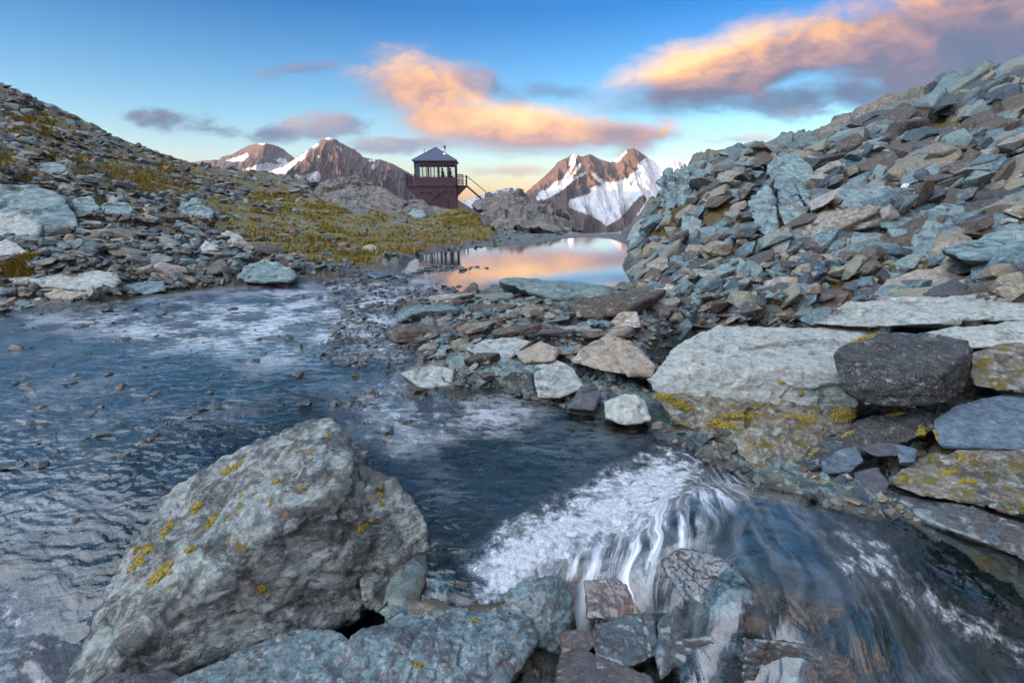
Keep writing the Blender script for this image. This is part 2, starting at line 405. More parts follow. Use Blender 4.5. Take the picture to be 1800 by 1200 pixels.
POCK = [[(1300,425),(1345,418),(1350,440),(1310,450)], [(1440,385),(1500,372),(1520,392),(1470,405),(1440,402)], [(1560,355),(1660,340),(1700,355),(1640,380),(1570,378)], [(1500,445),(1600,432),(1640,455),(1600,480),(1530,478)], [(1600,245),(1690,232),(1700,250),(1610,262)],
        [(1230,385),(1290,375),(1300,395),(1240,400)], [(1380,400),(1430,385),(1440,420),(1400,428)], [(1690,300),(1790,290),(1790,310),(1700,318)], [(1700,390),(1790,340),(1800,355),(1730,405)], [(1250,450),(1320,455),(1300,475),(1240,468)], [(1150,400),(1190,360),(1205,380),(1165,425)], [(1450,300),(1530,290),(1540,305),(1460,315)], [(1400,515),(1480,500),(1500,520),(1430,535)]]
RU = [(pk, 1.5) for pk in POCK]+[([(1300,330),(1500,310),(1700,330),(1700,420),(1500,470),(1330,450)], .75), ([(1500,240),(1800,130),(1800,330),(1560,330)], .7), ([(1130,330),(1300,300),(1300,430),(1140,420)], .45),
      ([(0,150),(310,285),(500,310),(560,380),(330,420),(0,350)], .62), ([(1390,450),(1550,430),(1560,520),(1400,510)], .7), ([(500,420),(880,400),(860,435),(560,480)], .8), ([(700,520),(1150,520),(1100,640),(760,600)], .35)]
rust = np.full(Xg.shape, .15)
for pl, w in RU: rust = np.maximum(rust, w*sstep(*((26, 2) if w > 1.2 else (25, -15)), polysd(px_l, py_l, pl)))
gsm = sstep(.3, .9, moss)
bank = sstep(30, -30, polysd(px_l, py_l, [(720,500),(1150,500),(1250,560),(1120,690),(760,680)]))
relief = relief*(1-.72*gsm)*(1-.45*bank) + gsm*.02
hill = sstep(12, 40, Yg)
zl2 = zl + relief + roughn*(.12+.9*hill)*(1-.8*gsm) + (rid-.3)*(.75*hill*right+.6*hill*(1-right))*(1-gsm)
zl2 = np.where(far, zl + 12*fbm(Xg*.01, Yg*.01, 0., 5, 9)*sstep(95, 400, Yg), zl2)
nearw = sstep(60, 5, sdw)*sstep(27, 23, Yg)
ctr = sstep(.02, .07, U)*sstep(.30, .22, U)*sstep(24, 30, Yg)*(~far)
zl2 = zl2*(1-ctr)+np.minimum(zl2, CZ-.088*Yg)*ctr
zl2 = np.maximum(zl2, (zw+.012+.10*sstep(4, 40, sdw))*nearw+zl2*(1-nearw))
# the bed under water
deep = sstep(-5, -40, sdw)*sstep(8.8, 10.5, Yg)
pool = sstep(20, -40, polysd(px_w, py_w, [(640,760),(900,740),(1150,750),(1300,840),(1180,870),(1060,930),(930,1010),(800,1060),(740,1000),(730,880)]))
bed = zw-(.055+.30*deep+.13*pool)+ s1*.62*(1-.55*deep) + s2*.17*(sstep(6.5, 3.5, Yg)) + .05*fbm(Xg*1.4, Yg*1.4, 0., 4, 90)
dm = sstep(14, -14, sdd)
domebed = zw-.024+.008*fbm(Xg*3, Yg*3, 0., 3, 93)-.02*np.abs(fbm(Xg*2.1+Yg, Yg*4, 0., 3, 95))
bed = bed*(1-dm)+domebed*dm
# keep pokes out of the tarn, the pool and the dome
bed = np.minimum(bed, zw-.022-.02*s2)
bed = np.where(Yg > 10.5, np.minimum(bed, zw-.04), bed)
bed = bed*(1-pool*.999)+np.minimum(bed, zw-.05)*pool*.999
Zg = zl2*(1-Wm)+bed*Wm
Zg = np.where(np.abs(U) > 2.2, np.minimum(Zg, zl+.5), Zg)
wet = np.clip(Wm*1.0+sstep(30, 0, sdw)*.7, 0, 1)*(1-.28*dm); wet = np.where(Yg > 60, 0, wet)
EG = (Zg-CZ)/Yg
def ground_hit(px, py, ymin=1.2):
    u, e = ue(px, py); j = int(np.clip(np.searchsorted(us, u), 1, len(us)-1))
    col = EG[:, j]; ok = np.nonzero((col >= e) & (ly > math.log(ymin)))[0]
    if len(ok) == 0: return None
    i = ok[0]; Y = math.exp(ly[i])
    return np.array([u*Y, Y, Zg[i, j]]), i, j
def ground_z(x, y):
    if y < .42: return -.6
    j = int(np.clip(np.searchsorted(us, x/y), 1, len(us)-1)); i = int(np.clip(np.searchsorted(ly, math.log(y)), 1, len(ly)-1))
    return float(Zg[i, j])
def gnorm(i, j):
    i0, i1 = max(i-5, 0), min(i+5, len(ly)-1); j0, j1 = max(j-5, 0), min(j+5, len(us)-1)
    a = np.array([Xg[i, j1]-Xg[i, j0], Yg[i, j1]-Yg[i, j0], zl[i, j1]-zl[i, j0]]); b = np.array([Xg[i1, j]-Xg[i0, j], Yg[i1, j]-Yg[i0, j], zl[i1, j]-zl[i0, j]])
    n = np.cross(a, b); n /= np.linalg.norm(n)+1e-9
    return n if n[2] > 0 else -n

M_ter = rock_mat('ground_stone', tone='attr', terrain=True, lichen=.25, dark=.2, tonevar=.55, streak=.7, bump=1.3, bright=.66)
# ground and mountain range behind the camera (the range keeps the evening sun off the whole basin)
SUN_EL = math.radians(4.2); sdx, sdy = -.8, -.6
gx = np.linspace(-8000, 8000, 180); gy = -np.concatenate([[-.42], np.geomspace(.5, 3600, 120)])
GX, GY = np.meshgrid(gx, gy); GX = GX*np.clip((np.abs(GY)+3)/600, .003, 1)
GZ = -.62+9*sstep(5, 45, np.abs(GY))*sstep(4000, 200, np.abs(GY))+fbm(GX*.3, GY*.3, 0., 4, 3)*.25*sstep(2, 20, np.abs(GY))  # rise behind the camera added to cut low sky light on front faces
GZ[0] = -.9; GZ[1] = -.95
me = mesh_np('ground_behind', np.stack([GX, GY, GZ], -1).reshape(-1, 3), grid_faces(*GX.shape)[:, ::-1], True, {k: np.zeros(GX.size)+v for k, v in (('moss', .3), ('rust', .3), ('wet', 0), ('tone', .4))}, [M_ter])
tag(link('ground_behind', me), kind='structure')
q = np.linspace(-2200, 7200, 220); w = np.linspace(-1, 1, 31)
Q, W_ = np.meshgrid(q, w)
Hq = np.interp(q, [-2200, 0, 1500, 2600, 3600, 3900, 4300, 4900, 5400, 5900, 7200], [330, 420, 440, 430, 405, 330, 262, 250, 340, 430, 420])+22*fbm(q/300, q*0, 0., 5, 71)
RZ = -250+(Hq[None, :]+250)*(1-np.abs(W_))**.8*(1+.12*fbm(Q/350, W_*3, 1., 5, 72)*(np.abs(W_) > .02))
RX = -1500*.8+Q*-.6+W_*900*-.8; RY = -1500*.6+Q*.8+W_*900*-.6
me = mesh_np('hills', np.stack([RX, RY, RZ], -1).reshape(-1, 3), grid_faces(*Q.shape), True, {k: np.zeros(Q.size)+v for k, v in (('moss', .3), ('rust', .3), ('wet', 0), ('tone', .4))}, [M_ter])
tag(link('hills', me), kind='structure')

# ------------------------------------------------------------------ water
def water_mat():
    N = NT('stream_water')
    pos = N.n('ShaderNodeNewGeometry').outputs['Position']
    foam = N.attr('foam').outputs['Fac']; rip = N.attr('ripple').outputs['Fac']; dome = N.attr('dome').outputs['Fac']
    flow = N.attr('flow').outputs['Vector']
    sp_ = N.vmul(pos, (.55, 1.0, 1.0))
    n1 = N.noise(sp_, 9, 2, .5, .8); n2 = N.noise(sp_, 30, 2, .5, .6); n0 = N.noise(N.vmul(pos, (.35, 1, 1)), 22, 2, .5)
    st = N.noise(N.vmul(flow, (8, 2.0, 0)), 1.0, 3, .5, 1.0)
    st2 = N.noise(N.vmul(flow, (52, 5.0, 0)), 1.0, 3, .5, .8)
    h = N.math('ADD', N.math('MULTIPLY', n1, .022), N.math('MULTIPLY', n2, .0022))
    h = N.math('MULTIPLY', h, rip)
    h = N.math('ADD', h, N.math('MULTIPLY', n0, .00035))
    hd = N.math('ADD', N.math('MULTIPLY', st, .030), N.math('MULTIPLY', st2, .0025))
    h = N.math('ADD', N.math('MULTIPLY', h, N.math('SUBTRACT', 1.0, N.math('MULTIPLY', dome, .8))), N.math('MULTIPLY', hd, dome))
    bub = N.vor(pos, 75, 'DISTANCE_TO_EDGE'); bub2 = N.vor(N.vadd(pos, (3, 1, 2)), 150, 'DISTANCE_TO_EDGE')
    bb = N.math('ADD', N.step(bub, .10, .0), N.math('MULTIPLY', N.step(bub2, .12, 0.), .8))
    fo_n = N.noise(N.vmul(pos, (1, 1, 1)), 11, 8, .72, .25)
    fo_f = N.noise(pos, 30, 6, .7, .3)
    f = N.math('ADD', foam, N.math('MULTIPLY', N.math('SUBTRACT', fo_n, .5), 3.2))
    f = N.math('MULTIPLY', N.step(f, .15, 1.1), N.step(foam, .02, .35))
    f = N.math('MULTIPLY', f, N.math('ADD', .42, N.math('ADD', N.math('MULTIPLY', bb, .4), N.math('MULTIPLY', N.step(fo_f, .4, .7), .5))), clamp=True)
    # aerated threads on the fast sheet
    thr = N.math('MULTIPLY', N.step(N.noise(N.vmul(flow, (20, 2.2, 0)), 1.0, 6, .6, .7), .38, .78), N.attr('thread').outputs['Fac'], clamp=True)
    f = N.math('MAXIMUM', f, N.math('MULTIPLY', thr, .75))
    f = N.math('MAXIMUM', f, N.math('MULTIPLY', N.math('MULTIPLY', dome, .085), N.step(N.math('ADD', N.math('MULTIPLY', st, .75), N.math('MULTIPLY', n1, .25)), .38, .72)))
    rf = N.attr('riffle').outputs['Fac']
    rn = N.noise(N.vmul(pos, (1.3, 4.2, 1)), 4.5, 9, .72, .5)
    rn2 = N.noise(pos, 1.6, 3, .5)
    rm_ = N.step(N.math('ADD', rn, N.math('MULTIPLY', N.math('SUBTRACT', rn2, .5), .7)), .44, .64)
    f = N.math('MAXIMUM', f, N.math('MULTIPLY', N.math('MULTIPLY', rf, rm_), .62))  # also paints the stream's pale sky reflection as whitish patches
    h = N.math('ADD', h, N.math('MULTIPLY', N.math('MULTIPLY', rf, rn), .03))
    h = N.math('ADD', h, N.math('MULTIPLY', N.math('MULTIPLY', bb, foam), .004))
    b = N.n('ShaderNodeBump', {'Strength': 1.0, 'Distance': 1.0, 'Height': h})
    fr = N.n('ShaderNodeFresnel', {'IOR': 1.34, 'Normal': b.outputs[0]})
    tr = N.n('ShaderNodeBsdfTransparent', {'Color': (.55, .72, .76, 1)})
    gl = N.n('ShaderNodeBsdfGlossy', {'Color': (1, 1, 1, 1), 'Roughness': .03, 'Normal': b.outputs[0]})
    mx = N.n('ShaderNodeMixShader', {0: N.math('MULTIPLY', fr.outputs[0], N.math('ADD', 1.7, N.math('MULTIPLY', dome, .6)), clamp=True), 1: tr.outputs[0], 2: gl.outputs[0]})
    df = N.n('ShaderNodeBsdfPrincipled', {'Base Color': (.78, .84, .88, 1), 'Roughness': .35, 'Normal': b.outputs[0]})
    mx2 = N.n('ShaderNodeMixShader', {0: f, 1: mx.outputs[0], 2: df.outputs[0]})
    return N.out(mx2.outputs[0])
r0, r1 = np.searchsorted(ly, math.log(1.25)), np.searchsorted(ly, math.log(45))
sl = slice(r0, r1); csel = np.nonzero(np.abs(us) < 2.0)[0]; cs = slice(csel[0], csel[-1]+1)
wX, wY, wZ, wsd = Xg[sl, cs], Yg[sl, cs], zw[sl, cs], sdw[sl, cs]
wpx, wpy = px_w[sl, cs], py_w[sl, cs]
wdm = dm[sl, cs]
foam = np.zeros(wX.shape)
for i, pl in enumerate(FOAM):
    foam = np.maximum(foam, sstep(42, -42, polysd(wpx, wpy, pl)+20*fbm(wX*3, wY*3, 0., 4, 77))*(1.0, .42, .7, .4)[i])
foam = np.maximum(foam, .20*sstep(60, -20, polysd(wpx, wpy, [(600,690),(760,640),(860,690),(960,720),(800,760),(700,800),(620,760)])))
ripple = sstep(9.6, 7.5, wY)*.9+.04
ripple = np.where((wpx < 720), np.maximum(ripple, .5*sstep(14, 9, wY)+.03), ripple)
side = sstep(1120, 1180, wpx)*sstep(930, 850, wpy); ripple = ripple*(1-.7*side)
riffle = np.zeros(wX.shape)  # riffle water, plus stretches painted pale for reflected sky
for pl, w in (([(60,560),(300,525),(480,500),(700,480),(760,500),(690,560),(700,620),(520,640),(300,620)], .66), ([(0,560),(300,560),(640,600),(640,720),(400,760),(0,860)], .10), ([(640,700),(860,690),(960,710),(900,760),(700,790)], .5), ([(740,760),(1080,735),(1130,760),(1000,850),(860,930),(760,960)], .10), ([(0,860),(280,860),(160,1080),(0,1150)], .08)):
    riffle = np.maximum(riffle, w*sstep(45, -45, polysd(wpx, wpy, pl)+20*fbm(wX*2, wY*2, 0., 3, 81)))
pc = P(1190, 760, 4.25)
ang = np.arctan2(wX-pc[0], -(wY-pc[1])); rad = np.hypot(wX-pc[0], wY-pc[1])
ang = ang*1.5+.12*fbm(wX*2, wY*2, 0., 3, 66)
thread = np.maximum(1.0*sstep(60, -10, polysd(wpx, wpy, [(1010,1100),(1040,1010),(1110,935),(1180,880),(1280,858),(1230,900),(1180,960),(1130,1000),(1080,1060),(1040,1110)])),
                    .0*wdm)
thread = np.maximum(thread, .9*sstep(30, -10, polysd(wpx, wpy, [(940,990),(1000,940),(1060,925),(1040,980),(1000,1010),(960,1030)])))
wvx = wX+.25*fbm(wX*1.2, wY*1.2, 0., 3, 60)
disp = (.35+.65*sstep(7.5, 3.5, wY))*(.020*fbm(wvx*2.5, wY*4.5, 0., 4, 61)+.03*fbm(wX*1.1, wY*2.0, 0., 3, 62)+.010*fbm(wvx*5, wY*11, 0., 3, 63, .5, True))*sstep(9.5, 7, wY)*(1-.5*wdm)
disp += .07*fbm(ang*4, rad*1.1, 0., 3, 64)*wdm*sstep(.7, 1.4, rad)*.22 + .02*np.clip(foam, 0, 1)*fbm(wX*9, wY*9, 0., 4, 65)
wZ2 = wZ+disp
keep = (wsd < 34) & (wY < 24.6) & ~((wsd > 3) & (wpy > 1040) & (wpx > 100) & (wpx < 1000))
kf = grid_faces(*wX.shape); kk = keep.ravel()[kf].all(1); kf = kf[kk]
used = np.unique(kf); mp_ = np.full(wX.size, -1); mp_[used] = np.arange(len(used)); kf = mp_[kf]
g = lambda a: a.ravel()[used]
me = mesh_np('stream_water', np.c_[g(wX), g(wY), g(wZ2)], kf, True,
             {'foam': g(foam), 'ripple': g(ripple*(.35+.65*sstep(8, 3.5, wY))), 'dome': g(wdm), 'thread': g(thread), 'riffle': g(riffle), 'flow': np.c_[g(ang), g(rad), g(rad)*0]}, [water_mat()])
tag(link('water', me), kind='structure')

# ------------------------------------------------------------------ rocks
_ico = {}
def ico(n):
    if n not in _ico:
        bm = bmesh.new(); bmesh.ops.create_icosphere(bm, subdivisions=n, radius=1)
        v = np.array([x.co[:] for x in bm.verts]); v /= np.linalg.norm(v, axis=1)[:, None]
        f = np.array([[x.index for x in p.verts] for p in bm.faces]); bm.free(); _ico[n] = (v, f)
    return _ico[n]
def vnorm(v, f):
    n = np.zeros_like(v); a, b, c_ = v[f[:, 0]], v[f[:, 1]], v[f[:, 2]]
    fn = np.cross(b-a, c_-a)
    for k in range(3):
        for d in range(3): n[:, d] += np.bincount(f[:, k], fn[:, d], len(v))
    return n/(np.linalg.norm(n, axis=1)[:, None]+1e-12)
def hull_planes(pts, cen):
    bm = bmesh.new()
    for p in pts: bm.verts.new(p)
    bmesh.ops.convex_hull(bm, input=bm.verts[:]); bm.normal_update()
    out = []
    for fc in bm.faces:
        if fc.calc_area() < 1e-9: continue
        n = np.array(fc.normal[:]); h = float(np.dot(n, np.array(fc.verts[0].co[:])-cen))
        if h < 0: n, h = -n, -h
        if h > 1e-5: out.append((*n, h))
    bm.free(); return np.array(out)
def radial(planes, lvl, p=26):
    d, f = ico(lvl); n = planes[:, :3]; h = planes[:, 3]
    acc = np.zeros(len(d)); mx = np.max(np.maximum(d@n.T, 0)/h[None, :], axis=1)
    for k in range(len(h)): acc += (np.maximum(d@n[k], 0)/h[k]/mx)**p
    r = acc**(-1/p)/mx
    return d*r[:, None], f
def worley(x, y, z, s=0, var=1.0):
    bx = np.round(x).astype(np.int64); by = np.round(y).astype(np.int64); bz = np.round(z).astype(np.int64)
    best = np.full(x.shape, 1e9); val = np.zeros(x.shape)
    for dx in (-1, 0):
        for dy in (-1, 0):
            for dz in (-1, 0):
                h = _h(bx+dx, by+dy, bz+dz, s); h2 = _h(bx+dx, by+dy, bz+dz, s+77)
                qx = bx+dx+.2+.6*((h & 1023)/1023); qy = by+dy+.2+.6*(((h >> 10) & 1023)/1023); qz = bz+dz+.2+.6*(((h >> 20) & 1023)/1023)
                ex, ey, ez = x-qx, y-qy, z-qz
                d = ex*ex+ey*ey+ez*ez; m = d < best
                gx = (h2 & 1023)/511.5-1; gy = ((h2 >> 10) & 1023)/511.5-1; gz = ((h2 >> 20) & 1023)/511.5-1
                v = .5*((h2 & 255)/127.5-1)+(gx*ex+gy*ey+gz*ez)*1.3
                best = np.where(m, d, best); val = np.where(m, v, val)
    return val
def roughen(v, f, size, seed, amp=.035, strata=.02, bn=(0, 0, 1), freq=1.0, chips=.05):
    # v in world units (centred); size = typical extent
    o = seed*7.13
    q = v/size*freq*2.2
    nrm = vnorm(v, f)
    bn = np.array(bn, float); bn /= np.linalg.norm(bn)
    s = (v@bn)/size*freq
    wv = .10*noise3(q[:, 0]*1.5+o, q[:, 1]*1.5, q[:, 2]*1.5, 5)
    lay = noise3((s+wv)*22, s*0+o, s*0+.5, 3)+.6*noise3((s+wv)*47, s*0+o, s*0+.2, 4)
    side = 1-np.abs(nrm@bn)**2
    # blocky chips: plateau noise
    w1 = .18*noise3(q[:, 0]*2+o, q[:, 1]*2, q[:, 2]*2, 15)
    ch = worley(q[:, 0]*.9+o+w1, q[:, 1]*.9+w1, q[:, 2]*.9*1.5, seed)+.45*worley(q[:, 0]*2.6+o+w1, q[:, 1]*2.6, q[:, 2]*2.6*1.6, seed+5)+.2*worley(q[:, 0]*7+o+w1*2, q[:, 1]*7, q[:, 2]*7*1.6, seed+9)
    n = amp*.7*fbm(q[:, 0]*1.3+o, q[:, 1]*1.3, q[:, 2]*1.3, 6, 1, .58)*1.6 - amp*.5*np.abs(fbm(q[:, 0]*3+o, q[:, 1]*3, q[:, 2]*3+4, 4, 2))
    dsp = (n+chips*ch*.6)*size + strata*lay*size*side
    return v+nrm*dsp[:, None]
MATS = {}
MATS['pale'] = rock_mat('pale_schist', tone=.55, lichen=.5, dark=.3, moss=.1, streak=.5, sc_=1.6, bright=.95, orange=.3, stops=[(0, (.07, .10, .11)), (.4, (.20, .25, .24)), (.6, (.27, .30, .275)), (1, (.42, .38, .30))])
MATS['lichen_boulder'] = rock_mat('lichen_boulder_stone', tone=.5, lichen=.6, dark=.98, moss=.22, mosscol=(.17, .12, .012), streak=.6, sc_=2.2, bright=1.0, orange=.32, bump=1.3, stops=[(0, (.045, .045, .045)), (.3, (.14, .095, .065)), (.5, (.19, .225, .215)), (.75, (.31, .335, .30)), (1, (.44, .38, .29))])
MATS['mottled'] = rock_mat('mottled_stone', tone=.45, lichen=.45, dark=.8, moss=.0, streak=.25, sc_=4.0, bright=.72, orange=.32, wet=.35)
MATS['dark_block'] = rock_mat('dark_block_stone', tone=.12, lichen=.3, dark=.35, moss=.1, streak=.7, sc_=2.0, bright=.9, orange=.2, speck=1, stops=[(0, (.012, .014, .014)), (.4, (.034, .038, .038)), (.6, (.055, .07, .08)), (1, (.12, .145, .155))])
MATS['blue'] = rock_mat('blue_slate', tone=.12, lichen=.05, dark=.1, streak=.8, sc_=2.0, bright=1.15, stops=[(0, (.04, .06, .08)), (.5, (.08, .115, .145)), (1, (.14, .18, .205))])
MATS['tan'] = rock_mat('tan_stone', tone=.85, lichen=.4, dark=.3, streak=.5, sc_=1.2, orange=.5, stops=[(0, (.08, .08, .07)), (.5, (.2, .18, .14)), (1, (.3, .26, .2))])
MATS['mossy'] = rock_mat('mossy_stone', tone=.5, lichen=.6, dark=.7, moss=.55, streak=.5, sc_=2.0, orange=.4, mosscol=(.11, .085, .01), stops=[(0, (.03, .028, .022)), (.5, (.11, .095, .065)), (.8, (.19, .19, .16)), (1, (.28, .26, .2))])
MATS['grey'] = rock_mat('grey_schist', tone='random', lichen=.4, dark=.25, moss=.22, streak=.6, sc_=1.2, orange=.15)
MATS['outcrop'] = rock_mat('outcrop_schist', tone=.5, lichen=.35, dark=.3, moss=.15, streak=.7, sc_=.45, orange=.15, rot=(.5, .6, 0))
MATS['purple'] = rock_mat('violet_slate', tone=.2, lichen=.15, dark=.2, streak=.6, sc_=2, stops=[(0, (.03, .034, .04)), (.5, (.065, .068, .078)), (1, (.13, .13, .13))])
MATS['quartz'] = rock_mat('white_quartz', tone=.7, lichen=0, dark=.15, streak=.4, sc_=1, stops=[(0, (.4, .4, .4)), (.5, (.55, .54, .52)), (1, (.7, .69, .66))])
MATS['wet'] = rock_mat('wet_stone', tone=.2, lichen=.12, dark=.45, streak=.8, sc_=2.2, orange=.15, wet=.95, bright=.36)
MATS['wet_tan'] = rock_mat('wet_rusty_stone', tone=.6, lichen=.2, dark=.5, streak=.6, sc_=2.5, orange=.35, wet=.9, stops=[(0, (.014, .012, .011)), (.5, (.040, .030, .022)), (1, (.10, .066, .042))])
M_moss = plain('moss', (.17, .125, .012), .95, .5, scale=60, bump=.004)
M_mossg = plain('green_moss', (.09, .11, .012), .95, .5, scale=60, bump=.004)

MATS['knoll'] = rock_mat('knoll_schist', tone=.5, lichen=.3, dark=.45, moss=.12, streak=.7, sc_=.3, orange=.3, rot=(0, 1.3, .4), bump=1.2, stops=[(0, (.05, .05, .05)), (.5, (.13, .125, .115)), (1, (.24, .215, .18))])
HERO = []
def convex2(pts):
    pts = sorted(set((float(a), float(b)) for a, b in pts))
    def half(ps):
        o = []
        for p in ps:
            while len(o) > 1 and (o[-1][0]-o[-2][0])*(p[1]-o[-2][1])-(o[-1][1]-o[-2][1])*(p[0]-o[-2][0]) <= 0: o.pop()
            o.append(p)
        return o[:-1]
    return half(pts)+half(pts[::-1])
def lowedge(poly, xs):
    out = np.full(len(xs), -1e9); n = len(poly)
    for i in range(n):
        (x1, y1), (x2, y2) = poly[i], poly[(i+1) % n]
        if abs(x2-x1) < 1e-6: continue
        t = (xs-x1)/(x2-x1); m = (t >= 0) & (t <= 1)
        out = np.where(m, np.maximum(out, y1+(y2-y1)*t), out)
    return np.where(out < -1e8, max(p[1] for p in poly), out)
ELAND = (zl-CZ)/Yg
def land_depth(px, py):
    u, e = ue(px, py); j = int(np.clip(np.searchsorted(us, u), 1, len(us)-1))
    ok = np.nonzero((ELAND[:, j] >= e) & (ly > math.log(2.)) & (ly < math.log(60)))[0]
    return math.exp(ly[ok[0]]) if len(ok) else None
def toP(t):
    if len(t) == 4: return Pz(t[0], t[1], t[3])
    return P(*t)
def hero(label, pts, mat, back=.5, drop=.2, lvl=6, name='boulder', cat='boulder', bn=(0, 0, 1), amp=.03, strata=.014, freq=1., chips=.04, group=None, inset=.85, p=60, extra=(), seed=None, snap=None):
    base = [toP(t) for t in pts]
    my = np.mean([b_[1] for b_ in base])
    if snap is None: snap = my > 6
    if snap:       # stand the rock where its foot meets the ground
        lows = sorted(zip(pts, base), key=lambda t: -t[0][1])[:3]
        bx = np.mean([t[0][0] for t in lows]); by = np.mean([t[0][1] for t in lows]); yb_ = np.mean([t[1][1] for t in lows])
        Yl = land_depth(bx, by)
        if Yl:
            k_ = float(np.clip(Yl/yb_, .6, 1.5))
            base = [np.array([b_[0]*k_, b_[1]*k_, CZ+(b_[2]-CZ)*k_]) for b_ in base]; back = back*k_; drop = drop*k_
    cen0 = np.mean(base, 0)
    allp = list(base)
    for b_ in base:
        s = cen0+(b_-cen0)*inset
        allp.append(s+np.array([s[0]/s[1]*back, back, -drop]))
    allp += [np.array(x, float) for x in extra]
    allp = np.array(allp); cen = (allp.min(0)+allp.max(0))/2*.4+allp.mean(0)*.6
    pl = hull_planes([tuple(a) for a in allp], cen)
    v, f = radial(pl, lvl, p)
    size = float(np.cbrt(np.prod(allp.max(0)-allp.min(0))))
    seed = seed if seed is not None else len(HERO)+1
    v = roughen(v, f, size, seed, amp, strata, bn, freq, chips)
    me = mesh_np(name, v, f, True, None, [MATS[mat]])
    o = link(name, me, None, tuple(cen)); tag(o, label, cat, group)
    px = [t[0] for t in pts]; py = [t[1] for t in pts]
    HERO.append((o, min(px), min(py), max(px), max(py), label, v+cen, f, [(t[0], t[1]) for t in pts], min(b_[1] for b_ in base), max(b_[1] for b_ in base)+back))
    return o
def moss_on(o, spots, green=False, name='moss_patch'):
    rec = [h for h in HERO if h[0] is o][0]
    bvh = BVHTree.FromPolygons([tuple(x) for x in rec[6]], rec[7].tolist())
    d, f = ico(1)
    cam = Vector((0, 0, CZ)); loc = np.array(o.location)
    for (px, py, rx, ry, an) in spots:
        V = []; Fc = []; n = 0
        k = min(260, max(9, int(rx*ry*1.1)))
        for _ in range(k):
            r = math.sqrt(random.random()); th = random.random()*6.283
            a = r*math.cos(th)*rx; b = r*math.sin(th)*ry
            ax = px+a*math.cos(an)-b*math.sin(an); ay = py-(a*math.sin(an)+b*math.cos(an))
            dr = Vector(P(ax, ay, 1.0))-cam; dr.normalize()
            hit, nm, _i, dist = bvh.ray_cast(cam, dr)
            if hit is None: continue
            s = dist*random.uniform(1.2, 3.0)/900*(1.15-.6*r)
            vv = d*np.array([s, s, s*.6])*(1+.35*fbm(d[:, 0]*2.5+n, d[:, 1]*2.5, d[:, 2]*2.5, 2, 3))[:, None]+np.array(hit)+np.array(nm)*s*.1-loc
            V.append(vv); Fc.append(f+n); n += len(d)
        if V:
            me = mesh_np(name, np.concatenate(V), np.concatenate(Fc), True, None, [M_mossg if green else M_moss]); link(name, me, o)

# --- foreground
big = hero('big pale grey lichen boulder with yellow moss spots, beside the stream', [
    (75,1260,'z',-.62),(190,1040,2.45),(240,940,2.65),(290,872,2.8),(420,790,3.05),(552,733,3.25),(592,738,3.2),(625,778,3.05),
    (300,1000,2.3),(440,905,2.4),(560,868,2.46),(622,850,2.58),(120,1230,1.75),
    (650,880,2.66),(690,990,2.52),(690,1065,2.42),(600,1098,2.26),(430,1155,2.08),(330,1200,1.97)],
    'lichen_boulder', back=.35, drop=.35, lvl=7, bn=(.45, .25, .85), amp=.03, strata=.012, chips=.05, p=60, inset=.8)
moss_on(big, [(410,822,22,5,.6),(395,830,8,5,.6),(345,892,18,7,.9),(372,915,18,6,.9),(300,920,10,5,1),(290,935,14,5,1),(258,965,12,9,.7),(245,985,12,10,.7),(230,1000,8,5,.7),(280,1010,34,9,.8),(335,965,12,5,.4),(240,966,10,4,.9),(195,1006,6,8,.3),(172,1056,5,4,0),
              (486,845,8,5,.3),(532,856,6,4,0),(477,886,5,3,0),(575,766,5,4,0),(640,925,14,9,.7),(652,915,10,6,.5),(476,880,4,2,0),(425,870,4,3,0),(402,913,5,2,0),(460,1035,9,9,.5)])
knob = hero('rounded pinkish knob of stone with yellow moss, right end of the big boulder', [
    (645,850,2.72),(690,838,2.85),(722,865,2.82),(742,900,2.75),(752,958,2.62),(748,1000,2.56),(735,1050,2.45),(690,1075,2.35),(640,1075,2.28),(625,960,2.45),(630,900,2.58)],
    'lichen_boulder', back=.3, drop=.2, lvl=6, bn=(.45, .25, .85), chips=.05, amp=.04)
moss_on(knob, [(670,857,6,5,0),(669,870,6,5,0),(670,884,6,5,0),(632,930,10,7,.7),(655,915,6,4,0)])
f1 = hero('flat mottled slab with grey and rust lichen, bottom centre of the picture', [
    (612,1112,2.0),(660,1090,2.12),(760,1068,2.22),(860,1065,2.25),(930,1080,2.2),(950,1110,2.1),(935,1150,1.98),(880,1230,1.78),(640,1260,1.66),(600,1180,1.82),(870,1130,1.98)],
    'mottled', back=.2, drop=.3, lvl=7, amp=.03, chips=.04, p=60)
moss_on(f1, [(835,1090,12,3,0),(735,1168,14,4,0),(705,1075,12,2,0),(615,1098,14,6,.3)])
hero('low mottled slab wedged below the big lichen boulder', [
    (290,1205,1.78),(400,1150,1.92),(520,1105,2.06),(590,1100,2.06),(645,1140,1.94),(655,1165,1.88),(600,1260,1.64),(280,1270,1.6)], 'mottled', back=.18, drop=.3, lvl=6, amp=.03)
hero('dark angular rock between the flat mottled slab and the foam', [
    (868,1050,2.32),(905,1030,2.38),(955,1010,2.42),(985,1008,2.42),(1005,1040,2.36),(1008,1090,2.24),(985,1150,2.1),(950,1135,2.08),(940,1095,2.16),(880,1080,2.24),(965,1040,2.28)],
    'mottled', back=.2, drop=.25, lvl=6, amp=.035, strata=.02, chips=.06)
hero('brown wet slab with pale flakes in the bottom left corner', [(-60,1130,2.1),(60,1075,2.3),(150,1060,2.4),(200,1090,2.3),(170,1150,2.1),(80,1250,1.75),(-80,1260,1.75)], 'wet', back=.2, drop=.3, lvl=6)
